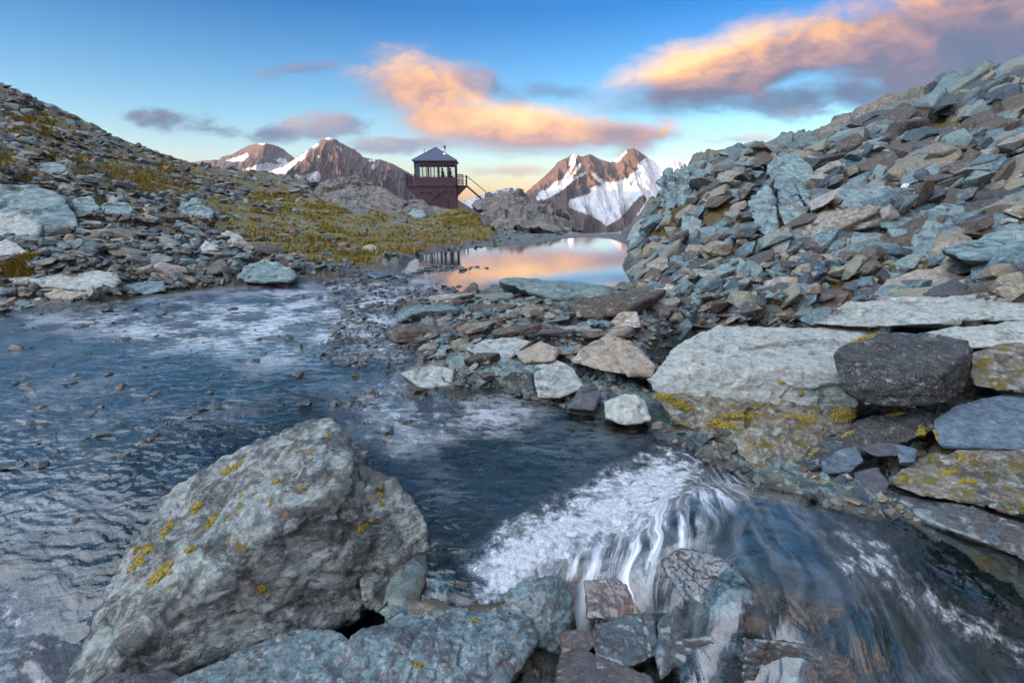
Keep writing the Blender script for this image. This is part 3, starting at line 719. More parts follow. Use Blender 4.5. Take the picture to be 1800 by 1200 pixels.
hero('small dark wet slab under the foot of the big boulder', [(170,1185,1.86),(250,1160,1.93),(300,1172,1.88),(330,1195,1.8),(260,1260,1.62),(150,1260,1.66)], 'purple', back=.15, drop=.2, lvl=5)
hero('submerged blue stone in the water between big boulder and mottled slab', [(735,1000,2.5),(800,1000,2.5),(815,1060,2.35),(740,1070,2.3)], 'wet', back=.1, drop=.2, lvl=5)
hero('rusty brown slab on the bottom edge, wet with orange reflections', [(985,1150,2.0),(1020,1140,2.02),(1080,1165,1.92),(1150,1190,1.82),(1160,1260,1.6),(960,1270,1.6),(985,1190,1.84)], 'wet_tan', back=.15, drop=.2, lvl=6)
hero('tan stone standing in the gap under the small waterfall', [(985,1110,2.16),(1035,1105,2.16),(1050,1130,2.08),(1020,1160,1.98),(985,1155,2.02)], 'wet_tan', back=.15, drop=.2, lvl=5)
hero('dark wet block with a shining left face below the cascade', [(1045,1095,2.2),(1105,1080,2.22),(1150,1082,2.2),(1160,1150,2.02),(1100,1175,1.94),(1045,1150,2.02)], 'wet', back=.15, drop=.2, lvl=6, p=80)
hero('brown wet rock face behind the small waterfall', [(1022,990,2.56),(1060,975,2.58),(1120,985,2.5),(1160,1030,2.38),(1150,1090,2.22),(1080,1095,2.2),(1030,1090,2.24)], 'wet_tan', back=.2, drop=.15, lvl=6, bn=(.8, 0, .5), strata=.008)
hero('wide wet slate slab tilted out of the cascade', [(1155,985,'z',-.34),(1195,962,'z',-.235),(1250,970,'z',-.195),(1300,1000,'z',-.20),(1335,1060,'z',-.25),(1290,1092,'z',-.36),(1240,1090,'z',-.42),(1190,1040,'z',-.39)], 'wet', back=.1, drop=.12, lvl=6, p=80)
hero('big dark wet slab at the bottom edge under the sheet of water', [(1178,1125,'z',-.46),(1260,1112,'z',-.33),(1400,1128,'z',-.285),(1500,1160,'z',-.33),(1540,1270,'z',-.5),(1200,1270,'z',-.75),(1175,1180,'z',-.6)], 'wet', back=.1, drop=.15, lvl=6, p=80)
hero('narrow upright wet stone between the two cascade slabs', [(1160,1090,2.16),(1190,1060,2.2),(1215,1090,2.14),(1200,1160,1.98),(1160,1200,1.85),(1150,1150,1.98)], 'wet', back=.12, drop=.2, lvl=5)

# --- right bank
pb = hero('long pale grey block with a flat top and a dark crack in its face', [
    (1167,630,4.75),(1205,600,5.1),(1262,573,5.6),(1400,572,5.75),(1530,575,5.75),(1520,655,4.5),(1340,650,4.5),(1240,645,4.55),
    (1135,668,4.5),(1150,690,4.42),(1200,712,4.35),(1300,722,4.32),(1400,722,4.3),(1510,722,4.3)], 'pale', back=.5, drop=.1, lvl=7, amp=.022, chips=.03, p=80)
moss_on(pb, [(1375,673,7,3,0),(1408,692,6,5,0),(1500,640,5,3,0),(1235,640,3,2,0),(1150,655,3,2,0)])
db = hero('dark angular block with a blue top face, resting on the pale block', [
    (1462,622,4.15),(1492,602,4.45),(1540,582,4.85),(1610,583,4.85),(1703,598,4.55),(1709,612,4.4),(1655,657,3.85),(1560,640,3.98),(1462,640,4.1),
    (1485,690,3.95),(1520,712,3.9),(1600,716,3.85),(1652,708,3.85),(1700,690,4.25)], 'dark_block', back=.3, drop=.1, lvl=7, amp=.022, chips=.035, strata=.012, p=80)
moss_on(db, [(1525,592,18,4,.2),(1500,600,12,3,.2)])
ms = hero('low mossy stone running under the long pale block', [(1137,688,4.4),(1200,712,4.3),(1350,720,4.25),(1510,718,4.25),(1500,760,4.05),(1400,775,3.95),(1330,800,3.8),(1250,775,3.98),(1180,745,4.15)], 'mossy', back=.4, drop=.2, lvl=6, amp=.05, chips=.06)
moss_on(ms, [(1165,695,30,8,-.4),(1200,712,25,8,-.3),(1300,730,40,8,0),(1400,735,40,10,0),(1480,730,25,12,0),(1270,745,30,8,-.2)])
mb = hero('rounded lichen boulder at the pool edge under the mossy stone', [(1275,765,3.9),(1330,745,4.0),(1400,733,4.05),(1445,750,3.95),(1455,790,3.75),(1400,810,3.6),(1390,835,3.5),(1360,845,3.45),(1310,815,3.62)], 'mossy', back=.35, drop=.25, lvl=6, amp=.04)
sm = hero('long black slate ledge edged with yellow moss', [(1375,825,3.5),(1440,780,3.7),(1510,740,3.95),(1560,722,4.05),(1635,722,4.0),(1645,760,3.8),(1560,775,3.7),(1480,800,3.55),(1400,838,3.4)], 'dark_block', back=.3, drop=.15, lvl=6, bn=(.2, -.3, 1), strata=.03)
moss_on(sm, [(1575,727,18,3,.2),(1490,762,16,3,.5),(1430,795,14,3,.6),(1390,830,5,8,0),(1620,760,8,14,0)])
hero('smooth blue slate chip leaning on the black ledge', [(1442,815,3.42),(1475,790,3.55),(1505,785,3.58),(1520,808,3.45),(1495,830,3.36),(1450,832,3.36)], 'blue', back=.12, drop=.1, lvl=5, p=80)
hero('thin flat slate chip lying on top of its ledge beside the blue chip', [(1510,788,3.6),(1545,776,3.68),(1590,782,3.62),(1585,800,3.5),(1540,802,3.5)], 'purple', back=.08, drop=.06, lvl=5, p=80)
hero('small dark slate wedge just right of the thin slate chip', [(1575,780,3.6),(1610,790,3.52),(1608,812,3.42),(1580,815,3.42)], 'blue', back=.1, drop=.06, lvl=5, p=80)
hero('tiny slate flake perched above the thin slate chip', [(1515,775,3.7),(1535,768,3.74),(1540,778,3.68),(1520,784,3.66)], 'pale', back=.06, drop=.04, lvl=4, p=80)
bs = hero('smooth blue slate slab sloping in from the right edge', [(1640,735,3.85),(1680,712,4.0),(1780,690,4.1),(1900,690,4.0),(1900,800,3.4),(1780,790,3.45),(1650,785,3.55),(1640,760,3.7)], 'blue', back=.3, drop=.15, lvl=6, bn=(.1, -.35, 1), amp=.015, chips=.02, p=80)
moss_on(bs, [(1640,765,8,14,.2)])
rl = hero('big brown and blue ledge with moss, below the smooth slate slab', [(1555,845,3.3),(1600,815,3.45),(1680,795,3.5),(1800,790,3.4),(1920,800,3.3),(1920,930,2.7),(1800,905,2.8),(1700,880,2.95),(1600,868,3.1)], 'mossy', back=.3, drop=.12, lvl=7, amp=.03, chips=.05, bn=(.1, -.3, 1), strata=.025)
moss_on(rl, [(1600,812,10,3,.3),(1690,805,6,10,.6),(1665,830,16,5,.2),(1700,845,18,4,0),(1585,840,6,4,0)])
hero('dark ledge shadowed under the big brown and blue ledge', [(1560,868,3.2),(1700,890,2.95),(1800,925,2.8),(1920,960,2.6),(1920,1030,2.4),(1800,980,2.6),(1680,935,2.8),(1600,910,3.0)], 'wet', back=.3, drop=.1, lvl=6)
hero('brown twisted rock under the blue slate chip', [(1355,850,3.42),(1400,835,3.46),(1460,832,3.46),(1500,850,3.35),(1495,885,3.2),(1420,880,3.25),(1370,865,3.3)], 'mossy', back=.2, drop=.15, lvl=6, strata=.03, bn=(.2, -.3, 1))
hero('dark brown rock left of the big brown ledge', [(1500,830,3.4),(1545,820,3.4),(1565,850,3.25),(1545,885,3.12),(1505,880,3.17)], 'purple', back=.2, drop=.1, lvl=5)
hero('small wet rock in the stream at the foot of the dark ledge', [(1505,895,3.1),(1550,876,3.18),(1585,890,3.1),(1590,925,2.95),(1530,930,2.93)], 'wet', back=.1, drop=.2, lvl=5)
hero('angular pale boulder with a pointed top, left of the long pale block', [(1000,635,5.1),(1040,600,5.5),(1070,588,5.7),(1110,600,5.5),(1155,645,5.0),(1150,665,4.85),(1100,660,4.85),(1050,650,4.9)], 'tan', back=.4, drop=.15, lvl=6, amp=.035, chips=.06)
hero('upright pale slab with moss dots beside the pool', [(940,640,5.0),(975,630,5.1),(1010,648,4.95),(1030,680,4.7),(985,700,4.5),(945,700,4.5),(938,670,4.7)], 'pale', back=.3, drop=.15, lvl=6)
hero('violet slate stone standing at the head of the pool', [(1020,680,4.62),(1040,670,4.68),(1058,690,4.55),(1045,722,4.3),(995,718,4.35)], 'purple', back=.15, drop=.1, lvl=5, p=80)
hero('pale block at the pool edge between violet slate and mossy stone', [(1060,705,4.4),(1100,690,4.5),(1135,700,4.42),(1145,740,4.15),(1100,748,4.1),(1062,735,4.2)], 'pale', back=.3, drop=.15, lvl=5)
hero('dark mossy stone left of the upright pale slab', [(870,672,4.75),(900,655,4.85),(935,655,4.85),(940,690,4.55),(900,700,4.5)], 'dark_block', back=.2, drop=.1, lvl=5)
hero('long flat slab at the stream corner above the riffle', [(705,655,4.85),(760,640,4.95),(800,648,4.9),(795,680,4.65),(740,685,4.6)], 'pale', back=.25, drop=.12, lvl=5)
hero('broad pale slab in the middle of the gravel bank', [(815,612,5.3),(850,597,5.6),(905,592,5.7),(935,600,5.6),(900,628,5.1),(850,632,5.1)], 'pale', back=.2, drop=.12, lvl=6)
hero('angular tan stone right of the broad pale slab', [(905,620,5.2),(950,600,5.5),(985,612,5.3),(975,635,5.0),(920,638,5.0)], 'tan', back=.2, drop=.12, lvl=5)
hero('pointed grey boulder standing on the gravel bank', [(1065,575,6.0),(1090,548,6.2),(1120,548,6.2),(1128,575,5.9),(1075,582,5.9)], 'grey', back=.3, drop=.12, lvl=5)
hero('small standing stone on the shore of the tarn', [(1165,505,8.4),(1180,495,8.5),(1195,505,8.4),(1190,520,8.1),(1168,520,8.1)], 'grey', back=.3, drop=.12, lvl=5)
hero('long tan boulder lying on the right slope above the ledges', [(1533,520,6.3),(1560,492,6.7),(1640,470,7.0),(1745,455,7.1),(1752,480,6.8),(1700,500,6.5),(1600,525,6.2),(1545,530,6.15)], 'tan', back=.5, drop=.15, lvl=6, bn=(-.3, 0, 1))
hero('violet slate wedge leaning on the long tan boulder', [(1618,518,6.2),(1675,488,6.5),(1700,500,6.4),(1700,520,6.15),(1640,522,6.15)], 'purple', back=.1, drop=.1, lvl=5, p=80)
hero('long pale ledge with a flat top crossing to the right edge', [(1420,570,5.6),(1480,530,6.2),(1650,520,6.2),(1880,505,6.1),(1880,560,5.3),(1700,560,5.4),(1530,575,5.4)], 'pale', back=.3, drop=.12, lvl=7, amp=.02, p=80, bn=(.1, 0, 1), strata=.02)
hero('lower pale ledge behind the dark block, reaching the right edge', [(1600,588,5.1),(1680,575,5.2),(1880,555,5.2),(1880,605,4.6),(1800,610,4.65),(1710,612,4.75)], 'pale', back=.3, drop=.15, lvl=6, amp=.02, p=80)
hero('mossy ledge right of the dark block at the right edge', [(1700,620,4.5),(1760,605,4.6),(1890,600,4.5),(1890,690,3.9),(1760,690,4.0),(1705,680,4.2)], 'mossy', back=.3, drop=.15, lvl=6, strata=.03)
hero('rough broad boulder on the right edge above the tan boulder', [(1650,440,7.8),(1720,420,8.2),(1810,395,8.4),(1900,390,8.0),(1900,460,7.0),(1800,462,7.1),(1700,460,7.2)], 'outcrop', back=.8, drop=.2, lvl=6)
hero('tall leaning grey boulder on the right slope', [(1600,430,8.4),(1625,385,9.2),(1660,352,9.8),(1695,360,9.6),(1700,395,9.2),(1660,430,8.6),(1625,462,8.0)], 'outcrop', back=.7, drop=.1, lvl=6, bn=(-.5, 0, 1))
hero('layered dark slab pile jutting out on the right slope', [(1690,345,11.5),(1740,322,12.2),(1830,300,12.6),(1890,300,12),(1890,330,11.4),(1780,350,11),(1700,362,10.8)], 'dark_block', back=.8, drop=.1, lvl=6, bn=(-.35, -.2, 1), strata=.05)
hero('long thin slab lying across the orange moss', [(1545,365,11.5),(1600,348,12),(1660,330,12.4),(1660,338,12.2),(1600,362,11.5),(1550,372,11.2)], 'blue', back=.5, drop=.05, lvl=5, bn=(-.35, -.2, 1), p=80)
hero('dark overhanging green block on the right slope', [(1536,385,10.6),(1560,372,11),(1632,375,11),(1640,395,10.5),(1615,412,10.2),(1545,400,10.2)], 'outcrop', back=.7, drop=.1, lvl=6, strata=.04)
hero('striped slab block above the orange moss patch', [(1488,430,9.7),(1500,408,10.2),(1560,410,10.2),(1590,420,9.9),(1570,445,9.4),(1500,445,9.4)], 'outcrop', back=.6, drop=.1, lvl=6, strata=.04)
hero('flat blue grey slab just left of the striped block', [(1400,440,10),(1420,432,10.3),(1478,438,10.1),(1472,458,9.6),(1420,460,9.5)], 'pale', back=.4, drop=.1, lvl=5)
hero('big pale grey boulder below the white quartz stone', [(1462,345,15),(1480,322,15.6),(1530,325,15.6),(1580,330,15.5),(1580,355,14.8),(1520,375,14.2),(1475,370,14.3)], 'outcrop', back=1.2, drop=.2, lvl=6)
hero('white quartz stone with a slanted top on the right slope', [(1553,312,17),(1570,295,17.4),(1588,290,17.5),(1592,305,17.1),(1575,318,16.8)], 'quartz', back=.4, drop=.1, lvl=5)
hero('lumpy white quartz vein stone streaked with black', [(1580,335,15.6),(1595,322,16),(1612,326,16),(1610,345,15.3),(1590,350,15.2)], 'quartz', back=.4, drop=.1, lvl=5, chips=.12)
hero('rounded dark buttress on top of the vertical fins', [(1350,290,20),(1370,272,20.4),(1395,268,20.5),(1425,290,19.6),(1438,335,18),(1400,345,18),(1355,330,18.4)], 'outcrop', back=1.5, drop=.3, lvl=6, bn=(.9, 0, .4), strata=.03)
hero('leftmost upright slate fin, edged in rust', [(1315,360,15.5),(1335,330,16.5),(1358,312,17),(1366,380,14.6),(1372,425,13.2),(1350,420,13.3),(1325,395,14)], 'outcrop', back=1., drop=.2, lvl=6, bn=(.9, 0, .5), strata=.03, p=80)
hero('middle upright slate fin with a white seam', [(1368,330,16.6),(1385,312,17),(1400,330,16.5),(1425,390,14.6),(1410,400,14.3),(1380,400,14.3),(1366,360,15.4)], 'outcrop', back=1., drop=.2, lvl=6, bn=(.9, 0, .5), strata=.03, p=80)
hero('slanted slate fin leaning right of the middle fin', [(1395,318,17),(1410,322,17),(1440,380,15),(1445,392,14.6),(1430,392,14.6)], 'outcrop', back=.8, drop=.2, lvl=5, bn=(.9, 0, .5), strata=.03, p=80)
hero('rough cliff buttress at the left end of the right outcrop', [(1160,330,19.5),(1175,305,20.5),(1215,288,21.5),(1260,275,22.5),(1275,310,20.6),(1235,350,18.6),(1190,370,17.8),(1158,365,18)], 'outcrop', back=2, drop=.4, lvl=7, bn=(.9, 0, .4), strata=.03, freq=1.6, chips=.08, amp=.05)
hero('upright grey slab at the foot of the outcrop buttress', [(1195,400,15),(1205,370,16),(1225,372,16),(1240,410,14.6),(1215,425,14)], 'outcrop', back=.6, drop=.1, lvl=5, bn=(.9, 0, .4), p=80)
hero('pair-edged upright slab beside the tarn inlet', [(1222,420,13.3),(1235,402,13.8),(1243,410,13.6),(1240,442,12.7),(1225,440,12.7)], 'outcrop', back=.4, drop=.1, lvl=5, bn=(.9, 0, .4), p=80)
hero('dark upright rock in the water corner of the tarn', [(1106,440,17.5),(1110,408,18.5),(1124,405,18.6),(1130,435,17.4),(1120,450,16.5)], 'outcrop', back=.8, drop=.1, lvl=5)
hero('pale quartz chunk among the stones below the fins', [(1445,385,12.8),(1460,375,13),(1468,390,12.5),(1452,396,12.4)], 'pale', back=.3, drop=.05, lvl=4)
hero('blue tilted slab on the shoreline scree', [(1318,442,11.8),(1345,425,12.3),(1355,430,12.1),(1345,455,11.2),(1322,456,11.2)], 'blue', back=.4, drop=.05, lvl=5)
hero('dark angular block right of the orange moss on the ledge', [(1525,478,7.7),(1545,472,7.8),(1546,492,7.5),(1526,494,7.4)], 'purple', back=.2, drop=.05, lvl=4)
hero('pinkish tapering rock peak on the right skyline', [(1568,182,35.2),(1600,165,35.8),(1640,142,36),(1655,148,36),(1650,165,35.5),(1600,178,35)], 'dark_block', back=2, drop=.3, lvl=5)
hero('dark flat slab crowning the upper right skyline', [(1705,130,37),(1760,118,37.5),(1810,105,38),(1810,130,37),(1740,145,36.5)], 'dark_block', back=2, drop=.3, lvl=5)
hero('low dark skyline slab left of the crowning slab', [(1665,140,36.8),(1700,134,37),(1712,142,36.6),(1670,150,36.3)], 'dark_block', back=1.5, drop=.3, lvl=5)
hero('long tilted slab high on the right slope', [(1478,272,25),(1510,252,26.5),(1540,240,27.5),(1548,246,27),(1520,272,25),(1485,278,24.6)], 'pale', back=1, drop=.2, lvl=5, p=80)
hero('dark tilted rock on the notch of the right skyline', [(1455,250,32),(1480,228,33),(1494,222,33.5),(1490,240,32.4),(1465,258,31)], 'dark_block', back=1.5, drop=.3, lvl=5)
# --- left side
lo = hero('broad flat slab with a dark brown end on the left bank', [(0,485,8.6),(60,473,9),(150,470,9.1),(200,480,8.8),(218,492,8.5),(205,508,8.2),(160,512,8.15),(90,500,8.4),(0,498,8.4)], 'pale', back=.4, drop=.15, lvl=6, amp=.02)
hero('brown sloping stone under the broad flat slab', [(30,505,8.3),(100,502,8.35),(175,515,8.1),(130,530,7.95),(60,522,8.05)], 'tan', back=.3, drop=.15, lvl=5)
hero('pale ridged boulder at the stream edge right of the broad slab', [(215,505,8.6),(245,495,8.9),(290,494,9),(292,512,8.6),(250,520,8.45),(220,518,8.45)], 'grey', back=.4, drop=.15, lvl=5)
hero('lens shaped stone on the waterline at the left edge', [(25,545,7.7),(60,538,7.85),(110,548,7.65),(70,556,7.5),(30,553,7.55)], 'wet', back=.2, drop=.15, lvl=5)
hero('massive grey outcrop with a sheer front at the left edge', [(-60,330,13.5),(60,325,14),(120,345,13.4),(125,380,12.4),(145,400,12),(100,405,11.6),(40,375,12),(-60,370,12)], 'outcrop', back=2.5, drop=.2, lvl=7, bn=(.1, -.1, 1), strata=.03)
hero('lower grey ledge under the massive left outcrop', [(-60,385,11),(30,372,11.6),(75,395,11),(70,420,10.4),(20,420,10.3),(-60,410,10.4)], 'pale', back=1.4, drop=.2, lvl=6)
hero('rounded grey dome of rock high on the left slope', [(58,300,22),(72,286,23),(95,282,23.4),(116,290,23),(118,305,21.6),(80,310,21)], 'outcrop', back=1.5, drop=.4, lvl=6)
hero('angular grey boulder high on the left slope above the meadow', [(306,372,19),(318,352,20),(345,350,20.2),(380,372,19),(375,384,18.3),(320,384,18.3)], 'outcrop', back=1.2, drop=.3, lvl=6, chips=.08)
hero('rounded grey boulder with a white top left of the angular boulder', [(174,365,17.6),(190,355,18),(225,357,18),(240,368,17.5),(225,382,16.8),(185,380,16.8)], 'outcrop', back=1., drop=.3, lvl=6)
hero('small squared stone just above the rounded grey boulder', [(188,350,18.8),(198,342,19.1),(210,348,18.9),(208,357,18.4),(192,357,18.4)], 'grey', back=.4, drop=.1, lvl=4)
hero('cracked grey block beneath the sloping left ridge', [(125,350,15.6),(160,345,16),(175,365,15.3),(165,385,14.6),(130,380,14.6)], 'outcrop', back=1., drop=.2, lvl=6)
hero('triangular grey stone at the left edge below the ledge', [(-10,435,9.8),(10,418,10.2),(50,440,9.8),(45,452,9.5),(-10,452,9.5)], 'pale', back=.5, drop=.1, lvl=5)
hero('slanted pale slab in the left gravel, highest of its neighbours', [(385,415,14),(400,404,14.4),(425,415,14),(440,432,13.3),(400,430,13.3)], 'pale', back=.5, drop=.1, lvl=5)
hero('pointed pale stone below the slanted pale slab', [(350,435,12.8),(362,423,13.2),(385,432,12.8),(388,445,12.3),(355,445,12.3)], 'pale', back=.4, drop=.1, lvl=5)
hero('striped oval stone by the left stream bank', [(360,472,10.5),(378,460,10.8),(398,460,10.8),(400,475,10.4),(375,484,10.1)], 'grey', back=.3, drop=.1, lvl=5)
hero('broad domed boulder where the left bank meets the stream', [(418,490,10),(435,462,10.8),(470,455,11),(505,468,10.6),(527,486,10.1),(510,496,9.8),(430,496,9.8)], 'outcrop', back=.7, drop=.2, lvl=6)
hero('tan slab lying in the meadow left of the tarn', [(632,436,16.5),(650,428,17),(672,438,16.5),(670,445,16),(640,443,16)], 'grey', back=.5, drop=.1, lvl=4)
hero('flat pale stone in the grass below the hut knoll', [(692,388,34),(705,380,34.5),(718,385,34),(715,394,33),(695,394,33)], 'grey', back=1, drop=.2, lvl=4)
hero('long pale slab lying at the corner of the tarn shore', [(640,480,11),(680,476,11.2),(690,484,10.9),(660,490,10.6)], 'wet', back=.3, drop=.1, lvl=4)
# knolls by the hut
hero('smooth brown rock knoll on the skyline left of the hut', [(550,340,47),(562,318,49),(585,309,50),(625,309,50),(660,325,49),(700,345,47),(720,360,46),(700,372,44),(620,365,44),(560,358,44)], 'knoll', back=5, drop=.5, lvl=7, bn=(.9, 0, .3), name='rock_knoll', cat='rock knoll', amp=.035, freq=1.6, strata=.008, chips=.06)
hero('small smooth knoll in front of the hut wall', [(705,362,47),(722,350,48.5),(745,352,48.5),(762,368,47.5),(765,380,46),(740,382,45),(712,378,45)], 'knoll', back=2.5, drop=.4, lvl=6, name='rock_knoll', cat='rock knoll')
hero('rounded boulder lowest of the rocks at the hut foot', [(712,378,43),(728,366,44),(746,370,44),(750,382,42.5),(730,386,42)], 'outcrop', back=1.5, drop=.3, lvl=5)
hero('rugged rock knoll right of the hut above the tarn', [(846,372,42),(858,340,44),(880,334,45),(905,335,45),(935,352,44),(975,378,41),(1010,396,38),(1030,408,34),(1000,414,30),(930,412,30),(880,404,32),(855,395,36)], 'knoll', back=5, drop=.5, lvl=7, bn=(.6, .3, .6), name='rock_knoll', cat='rock knoll', amp=.06, chips=.08, freq=1.6, strata=.025)
hero('low rounded rock between the stairs and the rugged knoll', [(828,360,50),(838,350,51),(855,348,51),(860,365,49),(840,370,48)], 'knoll', back=2, drop=.4, lvl=5, name='rock_knoll', cat='rock knoll')
hero('low dark rocks rising at the outlet of the tarn', [(1055,413,25),(1080,409,26),(1104,410,26),(1106,424,23),(1085,420,23.6)], 'outcrop', back=2, drop=.2, lvl=6, amp=.08, chips=.1)
hero('dark shelf of rock at the far left shore of the tarn', [(925,425,23),(960,414,25.5),(1010,410,27),(1035,413,26),(990,422,23.5)], 'outcrop', back=1.5, drop=.2, lvl=6, amp=.08, chips=.1)
# stones in the stream
hero('flat wet rock breaking the stream above the big boulder', [(250,835,3.35),(290,808,3.55),(370,800,3.6),(385,812,3.5),(350,835,3.33),(300,850,3.25)], 'wet', back=.1, drop=.12, lvl=6, p=80)
hero('brown wet rock low in the water at the left edge', [(-40,880,3.1),(40,868,3.15),(85,880,3.08),(95,905,2.95),(20,915,2.9),(-40,910,2.93)], 'wet_tan', back=.1, drop=.1, lvl=5)
hero('dark pointed wet rock touching the brown one in the stream', [(85,885,3.08),(135,872,3.14),(162,885,3.05),(140,898,2.98),(95,905,2.95)], 'wet', back=.1, drop=.1, lvl=5)
sp1 = hero('thin upright spike of mossy slate in the riffle', [(731,700,4.62),(739,700,4.62),(742,720,4.6),(740,745,4.3),(732,748,4.28)], 'mossy', back=.03, drop=.02, lvl=4)
hero('flat dark rock in the riffle beside the slate spike', [(685,765,4.05),(720,745,4.2),(760,740,4.22),(790,750,4.1),(760,772,3.97),(700,782,3.93)], 'wet', back=.15, drop=.12, lvl=5)
hero('mossy wet stone at the back of the big boulder', [(600,755,4.1),(625,745,4.2),(660,752,4.1),(650,780,3.9),(610,785,3.88)], 'mossy', back=.15, drop=.12, lvl=5)
hero('broad stone just under the riffle water', [(640,712,4.4),(700,698,4.52),(740,703,4.5),(730,735,4.3),(660,745,4.22)], 'wet_tan', back=.15, drop=.12, lvl=5)
hero('pale stone lying underwater left of the flat wet rock', [(400,745,4.15),(450,735,4.2),(455,745,4.12),(410,752,4.08)], 'wet', back=.1, drop=.1, lvl=4)


# seat the terrain round the named rocks: it starts at their foot, not over them
Z0g = Zg.copy()
for hx in HERO:
    pp, Yf, Yb = hx[8], hx[9], hx[10]
    hullp = convex2(pp)
    r0_, r1_ = np.searchsorted(ly, math.log(max(Yf*.55, .5))), np.searchsorted(ly, math.log(Yb*1.05))
    ulo, uhi = min(ue(p[0], p[1])[0] for p in hullp)-.03, max(ue(p[0], p[1])[0] for p in hullp)+.03
    c0_, c1_ = np.searchsorted(us, ulo), np.searchsorted(us, uhi)
    if c1_ <= c0_ or r1_ <= r0_: continue
    s_ = (slice(r0_, r1_), slice(c0_, c1_))
    qx, qy = proj(Xg[s_], Yg[s_], Zg[s_])
    d_ = polysd(qx, qy, hullp)
    xs_ = np.linspace(min(p[0] for p in hullp), max(p[0] for p in hullp), 60)
    bot = lowedge(hullp, xs_)
    yb = np.interp(qx, xs_, bot)-3
    _, et = ue(qx, yb)
    ztar = CZ+et*Yg[s_]
    m_ = (d_ < 0) & (qy < yb)
    Zg[s_] = np.where(m_, np.minimum(Zg[s_], ztar), Zg[s_])
Dl = Z0g-Zg; st_ = .0058*Yg
for _ in range(26):
    for ax, sh in ((0, 1), (0, -1), (1, 1), (1, -1)):
        Dl = np.maximum(Dl, np.roll(Dl, sh, ax)-st_*(.9 if ax == 0 else .45))
Dl = np.minimum(Dl, 6)
Zg = Z0g-Dl
Zg = np.where((Wm < .5) & (sdw < 60) & (Yg < 25), np.maximum(Zg, zw+.012), Zg)
tone = tone*(1-dm)+dm*np.clip(.33+.5*fbm(Xg*3, Yg*5, 0., 4, 97), 0, .6)
gap = sstep(.09, .0, np.maximum.reduce([s1*k1/.22, s2*k2/.62, s3*k3/1.7, s4*k4/4.2]))*(1-bank)
rust = np.maximum(rust, gap*(.35+.55*np.clip(rust, 0, 1)))
moss = np.maximum(moss, gap*moss*1.5)
attrs = {'moss': (moss*(1-Wm)).ravel(), 'rust': (rust*(1-Wm)).ravel(), 'wet': wet.ravel(), 'tone': np.clip(tone, 0, 1).ravel()}
me = mesh_np('ground', np.stack([Xg, Yg, Zg], -1).reshape(-1, 3), grid_faces(*Xg.shape), True, attrs, [M_ter])
tag(link('ground', me), kind='structure')
EG = (Zg-CZ)/Yg
# ------------------------------------------------------------------ loose slabs: 300 individuals, the rest as scree
protos = []
for k in range(22):
    g = np.random.default_rng(100+k)
    npl = g.integers(8, 13); d = g.normal(size=(npl, 3)); d[:, 2] *= .6; d /= np.linalg.norm(d, axis=1)[:, None]
    h = g.uniform(.72, 1.0, npl)
    d = np.vstack([d, [[0, 0, 1], [0, 0, -1], [1, 0, 0], [-1, 0, 0], [0, 1, 0], [0, -1, 0]]]); h = np.r_[h, g.uniform(.6, .9, 2), np.full(4, 1.1)]
    top = g.normal(size=2)*.12; d[npl, :2] = top; d[npl] /= np.linalg.norm(d[npl])
    v, f = radial(np.c_[d, h], 4, 34)
    flat = (.28, .38, .5, .22, .62)[k % 5]
    v = v*np.array([1, g.uniform(.6, .85), flat])
    v = roughen(v, f, 1.0, 50+k, .035, .02, (0, .1, 1), 1.0, .05)
    protos.append((flat, mesh_np('slab_mesh', v, f, True)))
inst_mats = [rock_mat('loose_slab_stone', tone='random', lichen=.35, dark=.3, moss=.15, streak=.7, sc_=1.3, orange=.15, bright=.68)]
for fl, m in protos: m.materials.append(inst_mats[0])
REG = [  # polygon, number, size range px, region phrase, tilt (towards -x), tilt jitter
    ([(750,520),(1150,510),(1180,560),(1130,640),(1000,660),(800,640),(740,590)], 100, (46, 175), 'on the gravel bank', .04, .06),
    ([(1150,500),(1400,460),(1520,480),(1500,560),(1200,570)], 45, (26, 60), 'below the right slope', .15, .18),
    ([(1120,400),(1300,330),(1420,430),(1400,470),(1130,490)], 65, (26, 85), 'on the scree of the right outcrop', .35, .3),
    ([(1300,300),(1450,260),(1700,160),(1800,150),(1800,330),(1650,330),(1450,320)], 75, (32, 118), 'high on the right slope', .5, .25),
    ([(1400,400),(1600,380),(1800,330),(1800,450),(1550,470),(1400,470)], 30, (56, 150), 'in the middle of the right slope', .35, .2),
    ([(0,390),(200,380),(450,400),(520,470),(380,500),(230,500),(60,470)], 50, (18, 42), 'on the left gravel', -.05, .16),
    ([(0,230),(150,270),(400,330),(500,380),(200,380),(0,330)], 15, (18, 40), 'on the left hillside', -.1, .2)]
def inpoly(poly):
    xs = [p[0] for p in poly]; ys = [p[1] for p in poly]
    while True:
        x = random.uniform(min(xs), max(xs)); y = random.uniform(min(ys), max(ys))
        if polysd(np.array([x]), np.array([y]), poly)[0] < 0: return x, y
from mathutils import Quaternion
placed = []; names = {}
SZ = lambda s: 'large' if s > 48 else ('medium sized' if s > 34 else 'small')
SH = {.22: 'thin plate-like', .28: 'flat', .38: 'wedge shaped', .5: 'blocky', .62: 'chunky'}
cnt = 0
